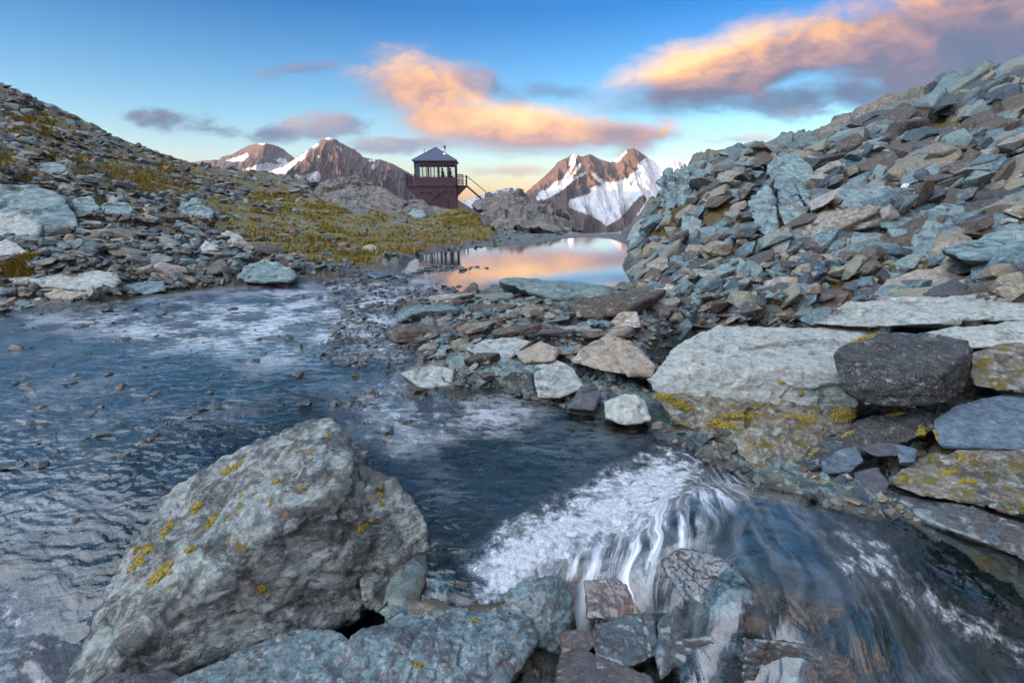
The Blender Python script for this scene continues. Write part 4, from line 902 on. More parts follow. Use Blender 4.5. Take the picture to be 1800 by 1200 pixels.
for poly, n, (a, b), phrase, tl, jt in REG:
    k = 0; tries = 0
    while k < n and tries < n*40:
        tries += 1
        px, py = inpoly(poly); s = a+(b-a)*random.random()**2
        if any(h[1]-4 < px < h[3]+4 and h[2] < py < h[4]+4 for h in HERO[:-1]) : continue
        if any((px-q[0])**2/1.6+(py-q[1])**2*2.2 < ((s+q[2])*.30)**2 for q in placed): continue
        hit = ground_hit(px, py)
        if hit is None: continue
        p, i, j = hit
        if Wm[i, j] > .3 or rust[i, j] > 1.35: continue
        dist = float(np.linalg.norm(p-[0, 0, CZ])); r = s*.5*dist/900
        fl, m = protos[random.randrange(len(protos))]
        if 'gravel bank' in phrase and s > 50:
            while fl > .3: fl, m = protos[random.randrange(len(protos))]
        nrm = gnorm(i, j); v = Vector(nrm)*.6+Vector((0, 0, .4))+Vector((-tl+random.gauss(0, jt), random.gauss(-.08, jt), 0)); v.normalize()
        o = link('flat_rock', m); o.rotation_mode = 'QUATERNION'
        o.rotation_quaternion = Vector((0, 0, 1)).rotation_difference(v) @ Quaternion((0, 0, 1), random.uniform(-.5, .5) if random.random() < .75 else random.random()*6.28)
        o.scale = (r*random.uniform(1., 1.35), r*random.uniform(.8, 1.1), r*random.uniform(.8, 1.25)); o.location = (p[0], p[1], p[2]+r*fl*.25)
        # label by the nearest landmark boulder
        hh = min(HERO, key=lambda h: ((h[1]+h[3])/2-px)**2+(((h[2]+h[4])/2-py)*1.6)**2)
        dx = px-(hh[1]+hh[3])/2; dy = py-(hh[2]+hh[4])/2
        rel = ('right of' if dx > 0 else 'left of') if abs(dx) > abs(dy)*1.5 else ('below' if dy > 0 else 'above')
        short = hh[5].split(',')[0].split(' ')
        lm = ' '.join(short[:6])
        while lm.split(' ')[-1] in ('with', 'a', 'the', 'of', 'and', 'in', 'on', 'at', 'to', 'where', 'under', 'left', 'right', 'between', 'its', 'just', 'behind', 'beside', 'flat', 'dark', 'yellow', 'pointed', 'big', 'end', 'small', 'low', 'lying', 'black', 'white', 'rust'):
            lm = ' '.join(lm.split(' ')[:-1])
        base = f"{SZ(s)} {SH[fl]} slab {rel} the {lm}"
        key = base; c_ = names.get(key, 0); names[key] = c_+1
        placed.append([px, py, s, o, key, phrase, hh]); k += 1; cnt += 1
ORD = ['nearest', 'second nearest', 'third nearest', 'fourth nearest', 'fifth nearest', 'sixth nearest', 'seventh nearest', 'eighth nearest', 'ninth nearest']
byk = {}
for q_ in placed: byk.setdefault(q_[4], []).append(q_)
for key, ls in byk.items():
    ls.sort(key=lambda q_: (q_[0]-(q_[6][1]+q_[6][3])/2)**2+(q_[1]-(q_[6][2]+q_[6][4])/2)**2)
    for i, q_ in enumerate(ls):
        lab = key if len(ls) == 1 else f"{ORD[min(i,8)]} {key}"
        tag(q_[3], ' '.join(lab.split(' ')[:16]), 'flat rock', 'loose flat rocks '+q_[5])

# scree
hp = []
for k in range(60):
    g = np.random.default_rng(900+k); pts = g.normal(size=(15, 3)); pts /= np.linalg.norm(pts, axis=1)[:, None]
    pts *= np.array([1, g.uniform(.55, .95), g.uniform(.2, .6)])
    bm = bmesh.new()
    for p in pts: bm.verts.new(p)
    r_ = bmesh.ops.convex_hull(bm, input=bm.verts[:]); bmesh.ops.triangulate(bm, faces=bm.faces[:])
    lv = [v for v in bm.verts if not v.link_faces]; bmesh.ops.delete(bm, geom=lv, context='VERTS'); bm.verts.index_update()
    hp.append((np.array([v.co[:] for v in bm.verts]), np.array([[v.index for v in f.verts] for f in bm.faces]))); bm.free()
SCR = [([(740,515),(1150,505),(1190,560),(1150,690),(1000,720),(850,690),(720,660),(745,600)], 2600, (4, 34), .03, .10, .45),
       ([(1120,420),(1160,330),(1270,275),(1420,270),(1800,110),(1800,560),(1500,570),(1200,600),(1130,510)], 3600, (5, 66), .38, .3, .5),
       ([(0,300),(400,330),(560,400),(660,465),(500,495),(280,515),(0,550)], 3300, (4, 26), -.05, .25, .5),
       ([(0,150),(310,285),(560,312),(560,380),(0,330)], 1800, (3, 22), -.1, .3, .55),
       ([(560,380),(850,400),(990,412),(860,436),(720,452),(600,480),(480,450),(400,400)], 1500, (2.5, 13), 0, .25, .6),
       ([(650,480),(860,495),(720,530),(740,600),(700,660),(560,640),(600,560),(560,500)], 2300, (4, 19), .0, .12, 2.0),
       ([(1130,740),(1500,720),(1800,700),(1800,950),(1500,900),(1340,870),(1200,790)], 1100, (6, 30), .1, .35, .5),
       ([(0,560),(600,520),(700,640),(560,730),(300,880),(0,1050)], 330, (6, 26), .0, .12, 2.0),
       ([(600,700),(720,700),(760,760),(640,800),(590,760)], 120, (8, 26), .0, .3, 2.0),
       ([(560,1080),(1000,1080),(1050,1200),(0,1200),(60,1060)], 500, (6, 26), 0, .4, 2.0)]
V = []; Fc = []; T = []; R_ = []; Wt = []; nv = 0
for poly, n, (a, b), tl, jt, wmax in SCR:
    xs = [p[0] for p in poly]; ys = [p[1] for p in poly]
    X = rng.uniform(min(xs), max(xs), n*5); Yp = rng.uniform(min(ys), max(ys), n*5)
    ok = polysd(X, Yp, poly) < 0; X = X[ok][:n]; Yp = Yp[ok][:n]
    for px, py in zip(X, Yp):
        hit = ground_hit(px, py)
        if hit is None: continue
        p, i, j = hit
        if Wm[i, j] > wmax or Yg[i, j] > 70: continue
        if rust[i, j] > 1.1 and random.random() < .62: continue
        if moss[i, j] > .7 and random.random() < .65: continue
        s = a+(b-a)*random.random()**2.7
        dist = float(np.linalg.norm(p-[0, 0, CZ])); r = s*.5*dist/900
        hv, hfc = hp[random.randrange(60)]
        nrm = gnorm(i, j); v = Vector(nrm)*.6+Vector((0, 0, .4))+Vector((-tl+random.gauss(0, jt), random.gauss(-.05, jt), 0)); v.normalize()
        if random.random() < .08: v = (v+Vector((random.gauss(0, 1), random.gauss(0, 1), 0))).normalized()
        qt = (Vector((0, 0, 1)).rotation_difference(v) @ Quaternion((0, 0, 1), random.random()*6.28)).to_matrix()
        V.append((hv*r)@np.array(qt).T+np.array([p[0], p[1], (p[2]+r*.12) if Wm[i, j] < .5 or Yg[i, j] < 3.2 else max(p[2], zw[i, j]-r*random.uniform(-.12, .3))])); Fc.append(hfc+nv); nv += len(hv)
        T.append(np.full(len(hv), random.random()**1.1)); Wt.append(np.full(len(hv), wet[i, j]))
V = np.concatenate(V); T = np.concatenate(T); Wt = np.concatenate(Wt)
M_scree = rock_mat('scree_stone', tone='attr', terrain=True, lichen=.3, dark=.2, tonevar=.25, streak=.5, bump=.6, sc_=2.0, bright=.68)
me = mesh_np('scree', V, np.concatenate(Fc), False, {'tone': T, 'moss': T*0, 'rust': T*0+.1, 'wet': Wt}, [M_scree])
tag(link('scree', me), 'loose grey slate chips and rubble covering the slopes and banks', 'scree', kind='stuff')
print('slabs', cnt, 'scree verts', nv)

# ------------------------------------------------------------------ grass tufts
GP = [(pl, w) for pl, w in GR]
V = []; Fc = []; nv = 0; T = []
ng = 0
for _ in range(60000):
    if ng > 9000: break
    pl, w = random.choice(GP); xs = [p[0] for p in pl]; ys = [p[1] for p in pl]
    px = random.uniform(min(xs), max(xs)); py = random.uniform(min(ys), max(ys))
    hit = ground_hit(px, py)
    if hit is None: continue
    p, i, j = hit
    if moss[i, j] < .45 or fbm(np.array([p[0]*.5]), np.array([p[1]*.5]), 0., 3, 5)[0] < -.02 or Wm[i, j] > .2: continue
    ng += 1; tt = random.random()
    for b_ in range(5):
        a = random.random()*6.28; r = random.uniform(.02, .12); h = random.uniform(.05, .14)*(1+.01*p[1])
        bx, by = p[0]+r*math.cos(a), p[1]+r*math.sin(a); w_ = .008+.0009*p[1]
        pa = random.random()*6.28
        V += [(bx-w_*math.cos(pa), by-w_*math.sin(pa), p[2]-.02), (bx+w_*math.cos(pa), by+w_*math.sin(pa), p[2]-.02), (bx+h*.5*math.cos(a), by+h*.5*math.sin(a), p[2]+h)]
        Fc.append((nv, nv+1, nv+2)); nv += 3; T += [tt]*3
N = NT('grass_blades')
cl = N.ramp(N.attr('tone').outputs['Fac'], [(0, (.05, .065, .008)), (.4, (.13, .12, .012)), (.7, (.24, .17, .02)), (1, (.26, .12, .02))])
N.out(N.n('ShaderNodeBsdfPrincipled', {'Base Color': cl, 'Roughness': .8}).outputs[0])
me = mesh_np('grass', np.array(V), np.array(Fc), False, {'tone': np.array(T)}, [N.m])
tag(link('grass', me), 'short olive and yellow alpine grass growing between the stones', 'grass', kind='stuff')

# ------------------------------------------------------------------ mountains
def mountain_mat():
    N = NT('mountain_rock')
    pos = N.n('ShaderNodeNewGeometry').outputs['Position']
    sn = N.attr('snow').outputs['Fac']
    n = N.noise(pos, .006, 8, .65); nf = N.noise(pos, .03, 6, .7); nv_ = N.noise(N.vmul(pos, (1, 1, .25)), .02, 7, .7)
    col = N.ramp(N.math('ADD', N.math('MULTIPLY', n, .5), N.math('MULTIPLY', nv_, .5)), [(.3, (.020, .016, .014)), (.5, (.065, .040, .027)), (.7, (.14, .085, .052))])
    m = N.step(N.math('ADD', sn, N.math('MULTIPLY', N.math('SUBTRACT', nf, .5), 1.9)), .44, .56)
    sc_ = N.mix(N.math('MULTIPLY', N.step(nf, .4, .7), .25), (.40, .40, .40), (.24, .25, .26))
    col = N.mix(m, col, sc_)
    b = N.n('ShaderNodeBump', {'Strength': .9, 'Distance': 14.0, 'Height': N.math('ADD', nv_, N.math('MULTIPLY', nf, .4))})
    return N.out(N.n('ShaderNodeBsdfPrincipled', {'Base Color': col, 'Roughness': .9, 'Normal': b.outputs[0]}).outputs[0])
M_mt = mountain_mat()
def mountain(ridge, D, length, zb, seed, snow, rough=1.0, base=0.0, nx=520, nt=300, ribs=1.0, upsnow=0.0):
    rx = np.array([r[0] for r in ridge], float); ry = np.array([r[1] for r in ridge], float)
    px = np.linspace(rx[0], rx[-1], nx); py = np.interp(px, rx, ry)
    jag = 2.0*noise3(px/5, px*0+seed, px*0, seed)+1.5*np.abs(noise3(px/2.2, px*0+seed, px*0, seed+1))
    u, e = ue(px, py-jag*rough)
    uw = u*1.0
    DD = D*(1+.03*noise3(px/40, px*0, px*0+seed, seed))
    zr = CZ+e*DD
    t = np.linspace(0, 1.35, nt)[:, None]
    tf = np.clip(t, 0, 1)
    dn = tf**.85
    Z = zr[None, :]+(zb-zr[None, :])*dn
    Yf = DD[None, :]-length*tf
    back = t-1
    # t from ridge (0) to foot (1); rows beyond 1 become the back side
    x0 = uw[None, :]*DD[None, :]
    X = x0*(1-.12*tf)
    amp = length*.11*np.clip(tf*5, 0, 1)
    # ribs run down the slope
    rb = fbm(X/(D*.028)+.4*fbm(X/(D*.05), Yf/(D*.05), 0., 3, seed), Yf/(D*.16), 0., 6, seed+3, .55, True)
    r2 = fbm(X/(D*.012), Yf/(D*.02), 2., 5, seed+9, .6)
    Z = Z+amp*(rb-.45)*ribs*.95+amp*.45*r2
    # back side
    nb = 12; tb = np.linspace(0, 1, nb+1)[1:][:, None]
    Zb = zr[None, :]+(zb-zr[None, :])*tb; Yb = DD[None, :]+length*tb; Xb = x0*(1+.1*tb)
    qx0, qy0 = proj(X+0*Z, Yf+0*X, Z); smo = np.zeros(Z.shape)
    for pl, w in snow: smo = np.maximum(smo, sstep(3, -8, polysd(qx0, qy0, pl)))
    Z = Z-(amp*(rb-.45)*ribs*.95+amp*.45*r2)*smo*.72
    keep = t[:, 0] <= 1
    Z = Z[keep]; Yf = Yf[keep]; X = X[keep]
    Xa = np.vstack([Xb[::-1], X]); Ya = np.vstack([Yb[::-1], Yf+0*X]); Za = np.vstack([Zb[::-1], Z])
    qx, qy = proj(Xa, Ya, Za)
    sn = np.zeros(Xa.shape)
    for pl, w in snow: sn = np.maximum(sn, w*sstep(4.5, -3.5, polysd(qx, qy, pl)))
    sn = np.maximum(sn, upsnow*sstep(.35, .75, fbm(Xa/400, Ya/400, Za/300, 5, seed+20)*.9+.45))
    me = mesh_np('mountain', np.stack([Xa, Ya, Za], -1).reshape(-1, 3), grid_faces(*Xa.shape), True, {'snow': sn.ravel()}, [M_mt])
    o = link('mountain', me); tag(o, kind='structure'); return o
mountain([(150,300),(300,284),(330,286),(360,282),(385,281),(390,276),(405,272),(412,270),(425,262),(437,256),(445,254),(465,251),(480,255),(495,260),(505,268),(515,276),(530,287),(560,300),(600,320),(660,350)], 5600, 1500, -420, 11,
         [([(398,282),(415,277),(435,270),(437,274),(428,283),(410,285)], 1), ([(430,298),(450,290),(470,286),(490,290),(520,282),(515,300),(470,300),(425,303)], 1),
          ([(318,290),(335,292),(350,292),(350,300),(335,300)], .9), ([(482,280),(500,278),(505,286),(490,286)], .9), ([(455,252),(468,250),(470,253),(458,254)], 1)], ribs=.8)
mountain([(430,330),(470,303),(500,292),(520,278),(535,268),(550,258),(560,250),(572,243),(580,241),(590,245),(600,252),(612,258),(625,264),(640,277),(655,280),(670,281),(690,288),(705,296),(720,305),(728,312),(762,331),(803,350),(822,362),(860,384),(900,405)], 4600, 1700, -420, 23,
         [([(425,302),(460,300),(500,292),(520,280),(535,269),(541,265),(535,275),(520,287),(505,300),(500,306),(470,305),(430,304)], 1.1), ([(548,258),(558,252),(560,254),(552,261)], 1), ([(525,280),(537,271),(536,277),(529,283)], 1),
          ([(570,244),(580,240),(590,244),(580,246)], 1), ([(528,315),(545,305),(558,302),(565,310),(560,320),(545,318)], 1), ([(515,310),(522,306),(528,312),(520,314)], .9), ([(648,281),(660,280),(658,284),(650,284)], .9), ([(655,290),(659,289),(657,299),(652,299)], .9), ([(592,258),(600,262),(602,268),(596,262)], .8), ([(556,274),(564,271),(562,276)], .8)])
mountain([(860,420),(885,385),(905,358),(925,338),(943,322),(953,314),(971,297),(980,285),(999,276),(1009,269),(1023,276),(1037,271),(1050,278),(1072,286),(1081,283),(1101,264),(1113,260),(1124,267),(1144,281),(1162,282),(1178,285),(1190,283),(1203,287),(1213,281),(1229,276),(1249,264),(1265,264),(1290,272),(1340,275),(1420,300),(1520,330)], 4800, 1900, -500, 37,
         [([(1003,275),(1009,268),(1016,272),(1006,290),(1000,291)], 1), ([(1000,297),(1010,282),(1012,286),(998,312),(990,322),(985,322)], .95), ([(1008,303),(1020,286),(1022,292),(1010,306),(1000,318),(985,334),(975,337)], .95),
          ([(1030,302),(1028,306),(1006,318),(995,328),(985,336),(960,350),(944,351),(942,346),(952,336),(965,330),(975,320),(1005,312)], .95),
          ([(1080,284),(1100,265),(1102,268),(1085,287)], 1), ([(1120,300),(1122,290),(1136,275),(1138,278),(1126,296)], .9),
          ([(1108,308),(1120,300),(1140,282),(1160,281),(1200,285),(1215,285),(1215,300),(1215,420),(1150,420),(1140,392),(1120,378),(1140,350),(1130,340),(1112,356),(1100,372),(1088,384),(1066,396),(1056,388),(1040,378),(1020,372),(997,364),(1002,352),(1035,342),(1050,330),(1065,322),(1090,318),(1110,312)], 1.15),
          ([(1038,303),(1046,306),(1062,318),(1060,324),(1050,318)], .9), ([(1035,332),(1050,326),(1060,330),(1045,342)], .9), ([(1135,275),(1265,262),(1330,300),(1300,400),(1200,400)], 1)], ribs=.85)
mountain([(760,380),(800,360),(840,345),(862,338),(880,333),(893,330),(910,333),(935,345),(980,370),(1040,400)], 7600, 1200, -600, 51, [([(700,300),(1100,300),(1100,420),(700,420)], .55)], ribs=.5, nx=200, nt=100)

# ------------------------------------------------------------------ the lookout hut
M_wall = None
def board_mat(name, col, step=.16):
    N = NT(name)
    tc = N.n('ShaderNodeTexCoord').outputs['Object']; s = N.n('ShaderNodeSeparateXYZ', {0: tc})
    fr = N.math('FRACT', N.math('DIVIDE', s.outputs[2], step))
    n = N.noise(N.vmul(tc, (1, 1, 8)), 3, 5, .6)
    m = N.lin(n, .3, .7, .75, 1.25)
    cc = N.mix(1.0, (*col, 1), N.n('ShaderNodeCombineColor', {0: m, 1: m, 2: m}).outputs[0], 'MULTIPLY')
    cc = N.mix(N.step(fr, .10, .0), cc, (.012, .008, .01))
    b = N.n('ShaderNodeBump', {'Strength': .8, 'Distance': .02, 'Height': fr})
    return N.out(N.n('ShaderNodeBsdfPrincipled', {'Base Color': cc, 'Roughness': .75, 'Normal': b.outputs[0]}).outputs[0])
M_wall = board_mat('maroon_clapboard', (.078, .040, .052))
M_trim = plain('maroon_trim', (.05, .024, .032), .6)
M_rail = plain('dark_rail', (.028, .014, .022), .6)
M_roof = plain('slate_blue_metal_roof', (.045, .05, .085), .5, .2, scale=3, stretch=(6, 1, 1))
M_steel = plain('galvanised_pipe', (.6, .65, .7), .3, .1, metal=.8)
M_dark = plain('dark_pipe', (.03, .03, .035), .5)
M_int = plain('pale_interior', (.35, .42, .42), .7)
M_cur = plain('blue_curtain', (.18, .40, .45), .9)
N = NT('window_glass')
fr = N.n('ShaderNodeFresnel', {'IOR': 1.5})
N.out(N.n('ShaderNodeMixShader', {0: fr.outputs[0], 1: N.n('ShaderNodeBsdfTransparent', {'Color': (.95, .98, .98, 1)}).outputs[0], 2: N.n('ShaderNodeBsdfGlossy', {'Roughness': .02}).outputs[0]}).outputs[0])
M_glass = N.m
def boxes(name, bl, mat, parent, bev=.008):
    bm = bmesh.new()
    for (x0, x1, y0, y1, z0, z1) in bl:
        r = bmesh.ops.create_cube(bm, size=1)['verts']
        bmesh.ops.scale(bm, verts=r, vec=(x1-x0, y1-y0, z1-z0)); bmesh.ops.translate(bm, verts=r, vec=((x0+x1)/2, (y0+y1)/2, (z0+z1)/2))
    if bev: bmesh.ops.bevel(bm, geom=bm.edges[:], offset=bev, segments=1, affect='EDGES')
    me = bpy.data.meshes.new(name); bm.to_mesh(me); bm.free(); me.materials.append(mat)
    return link(name, me, parent)
def bars(name, bl, mat, parent, sides=6):
    bm = bmesh.new()
    for a, b, r in bl:
        a = Vector(a); b = Vector(b); d = b-a
        mt = Matrix.Translation((a+b)/2) @ d.to_track_quat('Z', 'Y').to_matrix().to_4x4()
        bmesh.ops.create_cone(bm, cap_ends=True, segments=sides, radius1=r, radius2=r, depth=d.length, matrix=mt)
    me = bpy.data.meshes.new(name); bm.to_mesh(me); bm.free(); me.materials.append(mat)
    return link(name, me, parent)
hut = bpy.data.objects.new('lookout_hut', None); C.objects.link(hut)
HX = -7.72; hut.location = (HX, 54, 0); hut.rotation_euler = (0, 0, math.radians(3.5))
tag(hut, 'maroon timber lookout hut with a pyramid roof and window band, between two rock knolls', 'lookout hut')
w = 2.07; dpt = 4.1; zd = 2.95; zs = 3.66; zt = 4.95; ze = 5.32
boxes('base', [(-w, w, 0.06, dpt-.06, -1.2, zd-.12)], M_wall, hut)
boxes('deck', [(-w-1.02, w+1.02, .35, dpt+.9, zd-.12, zd), (-w, w, -.02, .33, zd-.12, zd)], M_trim, hut)
boxes('wall', [(-w, w, 0, .10, zd+.004, zs), (-w, -w+.1, .104, dpt-.104, zd+.004, zs), (w-.1, w, .104, dpt-.104, zd+.004, zs), (-w, w, dpt-.1, dpt, zd+.004, zs)], M_wall, hut, 0)
boxes('window_header', [(-w, w, 0, .10, zt, ze), (-w, -w+.1, .104, dpt-.104, zt, ze), (w-.1, w, .104, dpt-.104, zt, ze), (-w, w, dpt-.1, dpt, zt, ze)], M_trim, hut, 0)
boxes('ceiling', [(-w+.11, w-.11, .11, dpt-.11, zt+.05, zt+.1)], M_int, hut, 0)
def window(x0, x1, y, axis='x'):
    f = .045
    if axis == 'x':
        o = boxes('window', [(x0, x0+f, y, y+.09, zs+.003, zt-.003), (x1-f, x1, y, y+.09, zs+.003, zt-.003), (x0+f+.001, x1-f-.001, y+.004, y+.086, zs+.003, zs+.05), (x0+f+.001, x1-f-.001, y+.004, y+.086, zt-.05, zt-.003)], M_trim, hut, 0)
        boxes('pane', [(x0+f, x1-f, y+.04, y+.048, zs+.05, zt-.05)], M_glass, o, 0)
    else:
        o = boxes('window', [(y, y+.09, x0, x0+f, zs+.003, zt-.003), (y, y+.09, x1-f, x1, zs+.003, zt-.003), (y+.004, y+.086, x0+f+.001, x1-f-.001, zs+.003, zs+.05), (y+.004, y+.086, x0+f+.001, x1-f-.001, zt-.05, zt-.003)], M_trim, hut, 0)
        boxes('pane', [(y+.04, y+.048, x0+f, x1-f, zs+.05, zt-.05)], M_glass, o, 0)
for k in range(5):
    x0 = -w+k*(2*w/5); window(x0+.01, x0+2*w/5-.01, .005); window(x0+.01, x0+2*w/5-.01, dpt-.095)
for k in range(4):
    y0 = .12+k*((dpt-.24)/4); window(y0+.01, y0+(dpt-.24)/4-.01, -w+.005, 'y'); window(y0+.01, y0+(dpt-.24)/4-.01, w-.095, 'y')
# roof
bm = bmesh.new(); ov = .16; za = 6.72
rv = [bm.verts.new(p) for p in [(-w-ov, -ov, ze), (w+ov, -ov, ze), (w+ov, dpt+ov, ze), (-w-ov, dpt+ov, ze), (0, dpt/2, za), (-w-ov, -ov, ze-.09), (w+ov, -ov, ze-.09), (w+ov, dpt+ov, ze-.09), (-w-ov, dpt+ov, ze-.09)]]
for a, b in ((0, 1), (1, 2), (2, 3), (3, 0)):
    bm.faces.new((rv[a], rv[b], rv[4])); bm.faces.new((rv[a+5], rv[b+5], rv[b], rv[a]))
bm.faces.new((rv[8], rv[7], rv[6], rv[5])); me = bpy.data.meshes.new('roof'); bm.to_mesh(me); bm.free(); me.materials.append(M_roof)
roof = link('roof', me, hut)
bars('ridge_cap', [((-w-ov, -ov, ze+.01), (0, dpt/2, za+.01), .035), ((w+ov, -ov, ze+.01), (0, dpt/2, za+.01), .035), ((w+ov, dpt+ov, ze+.01), (0, dpt/2, za+.01), .035)], M_dark, roof)
chm = bars('chimney', [((.98, 1.1, 5.9), (.98, 1.1, 6.55), .07)], M_steel, hut, 14)
bars('chimney_cap', [((.98, 1.1, 6.5), (.98, 1.1, 6.78), .09), ((.98, 1.1, 6.74), (.98, 1.1, 6.8), .13)], M_dark, chm, 14)
bars('flashing', [((.98, 1.05, 5.82), (.98, 1.1, 6.0), .26)], M_steel, chm, 18)
bars('antenna', [((-1.15, 1.8, 5.9), (-1.15, 1.8, 6.55), .02), ((-1.15, 1.8, 6.42), (-1.15, 1.8, 6.52), .05)], M_dark, hut)
def rail(x0, x1, y0, y1):
    pts = []
    n = 4
    bl = [((x0, y0, zd+1.05), (x1, y1, zd+1.05), .035), ((x0, y0, zd+.55), (x1, y1, zd+.55), .028), ((x0, y0, zd+.28), (x1, y1, zd+.28), .02)]
    for k in range(n+1):
        t = k/n; x = x0+(x1-x0)*t; y = y0+(y1-y0)*t; bl.append(((x, y, zd), (x, y, zd+1.07), .04))
    bars('railing', bl, M_rail, hut, 4)
rail(-w-.98, -w-.98, .4, dpt+.86); rail(w+.98, w+.98, 1.6, dpt+.86); rail(-w-.98, -w-.06, .4, .4); rail(-w-.94, w+.94, dpt+.86, dpt+.86); rail(w+.06, w+.66, .4, .4)
def knee(sx):
    a = sx*(w+.003); b = sx*(w+.95)
    for y in (.42, dpt*.5, dpt-.2):
        bm = bmesh.new()
        p = [(a, y, zd-.13), (b, y, zd-.13), (a, y, zd-1.05)]; q_ = [(x, yy+.1, z) for x, yy, z in p]
        vs = [bm.verts.new(x) for x in p+q_]
        bm.faces.new(vs[:3]); bm.faces.new(vs[:2:-1])
        for i in range(3): bm.faces.new((vs[i], vs[(i+1) % 3], vs[(i+1) % 3+3], vs[i+3]))
        bmesh.ops.recalc_face_normals(bm, faces=bm.faces[:]); me = bpy.data.meshes.new('bracket'); bm.to_mesh(me); bm.free(); me.materials.append(M_wall); link('bracket', me, hut)
knee(-1); knee(1)
for x in (-1.5, -.7, .1, .9, 1.6): boxes('joist_end', [(x-.06, x+.06, -.10, .05, 2.22, 2.42)], M_rail, hut)
door = boxes('door', [(.28, 1.16, .012, .055, -.3, 1.55)], M_trim, hut)
boxes('door_frame', [(.20, .275, .0, .056, -.3, 1.63), (1.165, 1.24, .0, .056, -.3, 1.63), (.28, 1.16, .0, .056, 1.56, 1.63)], M_rail, door)
boxes('handle', [(.34, .38, -.03, .01, .55, .75)], M_steel, door)
bars('diagonal_brace', [((1.15, .0, 2.75), (-.6, -.02, 1.35), .03)], M_trim, hut)
# stairs on the right side
s0 = (w+1.05, 1.0, zd-.06); s1_ = (w+2.75, 1.0, 1.45)
bars('stair_stringer', [(s0, s1_, .09), ((s0[0], 1.8, s0[2]), (s1_[0], 1.8, s1_[2]), .09)], M_rail, hut, 4)
boxes('stair_tread', [(s0[0]+(s1_[0]-s0[0])*k/7-.1, s0[0]+(s1_[0]-s0[0])*k/7+.1, 1.03, 1.77, s0[2]+(s1_[2]-s0[2])*k/7-.02, s0[2]+(s1_[2]-s0[2])*k/7+.02) for k in range(8)], M_trim, hut)
bars('handrail', [((w+.98, 1.0, zd+1.0), (w+2.98, 1.0, 2.35), .04), ((w+2.98, 1.0, 2.35), (w+2.98, 1.0, 1.3), .04), ((w+.98, 1.0, zd), (w+.98, 1.0, zd+1.02), .04), ((w+.70, .42, zd), (w+.70, .42, zd+1.02), .04)], M_rail, hut, 4)
bars('guy_wire', [((w, .2, 2.2), (w+1.9, .2, .2), .012)], M_steel, hut, 4)
cur = boxes('curtain', [(-w+.15, -w+.55, .16, .19, zs+.05, zt-.03), (-w+.95, -w+1.15, dpt-.2, dpt-.17, zs+.05, zt-.03), (-w+2.0, -w+2.2, dpt-.2, dpt-.17, zs+.05, zt-.03), (-w+3.1, -w+3.25, dpt-.2, dpt-.17, zs+.05, zt-.03)], M_cur, hut)
def standalone(name, label, cat, bl, mat):
    o = boxes(name, bl, mat, None); tag(o, label, cat)
    o.location = hut.location; o.rotation_euler = hut.rotation_euler; return o
tb = standalone('table', 'low white table inside the hut behind the middle windows', 'table', [(-1.2, .2, 1.6, 2.6, 3.70, 3.75), (-1.15, -1.09, 1.65, 1.71, 2.96, 3.70), (.09, .15, 1.65, 1.71, 2.96, 3.70), (-1.15, -1.09, 2.5, 2.56, 2.96, 3.70), (.09, .15, 2.5, 2.56, 2.96, 3.70)], M_int)
st = standalone('wood_stove', 'small dark stove inside the hut below the roof pipe', 'stove', [(.75, 1.2, .9, 1.35, 3.05, 3.75), (.78, .84, .93, .99, 2.96, 3.05), (1.1, 1.16, .93, .99, 2.96, 3.05), (.78, .84, 1.26, 1.32, 2.96, 3.05), (1.1, 1.16, 1.26, 1.32, 2.96, 3.05)], M_dark)

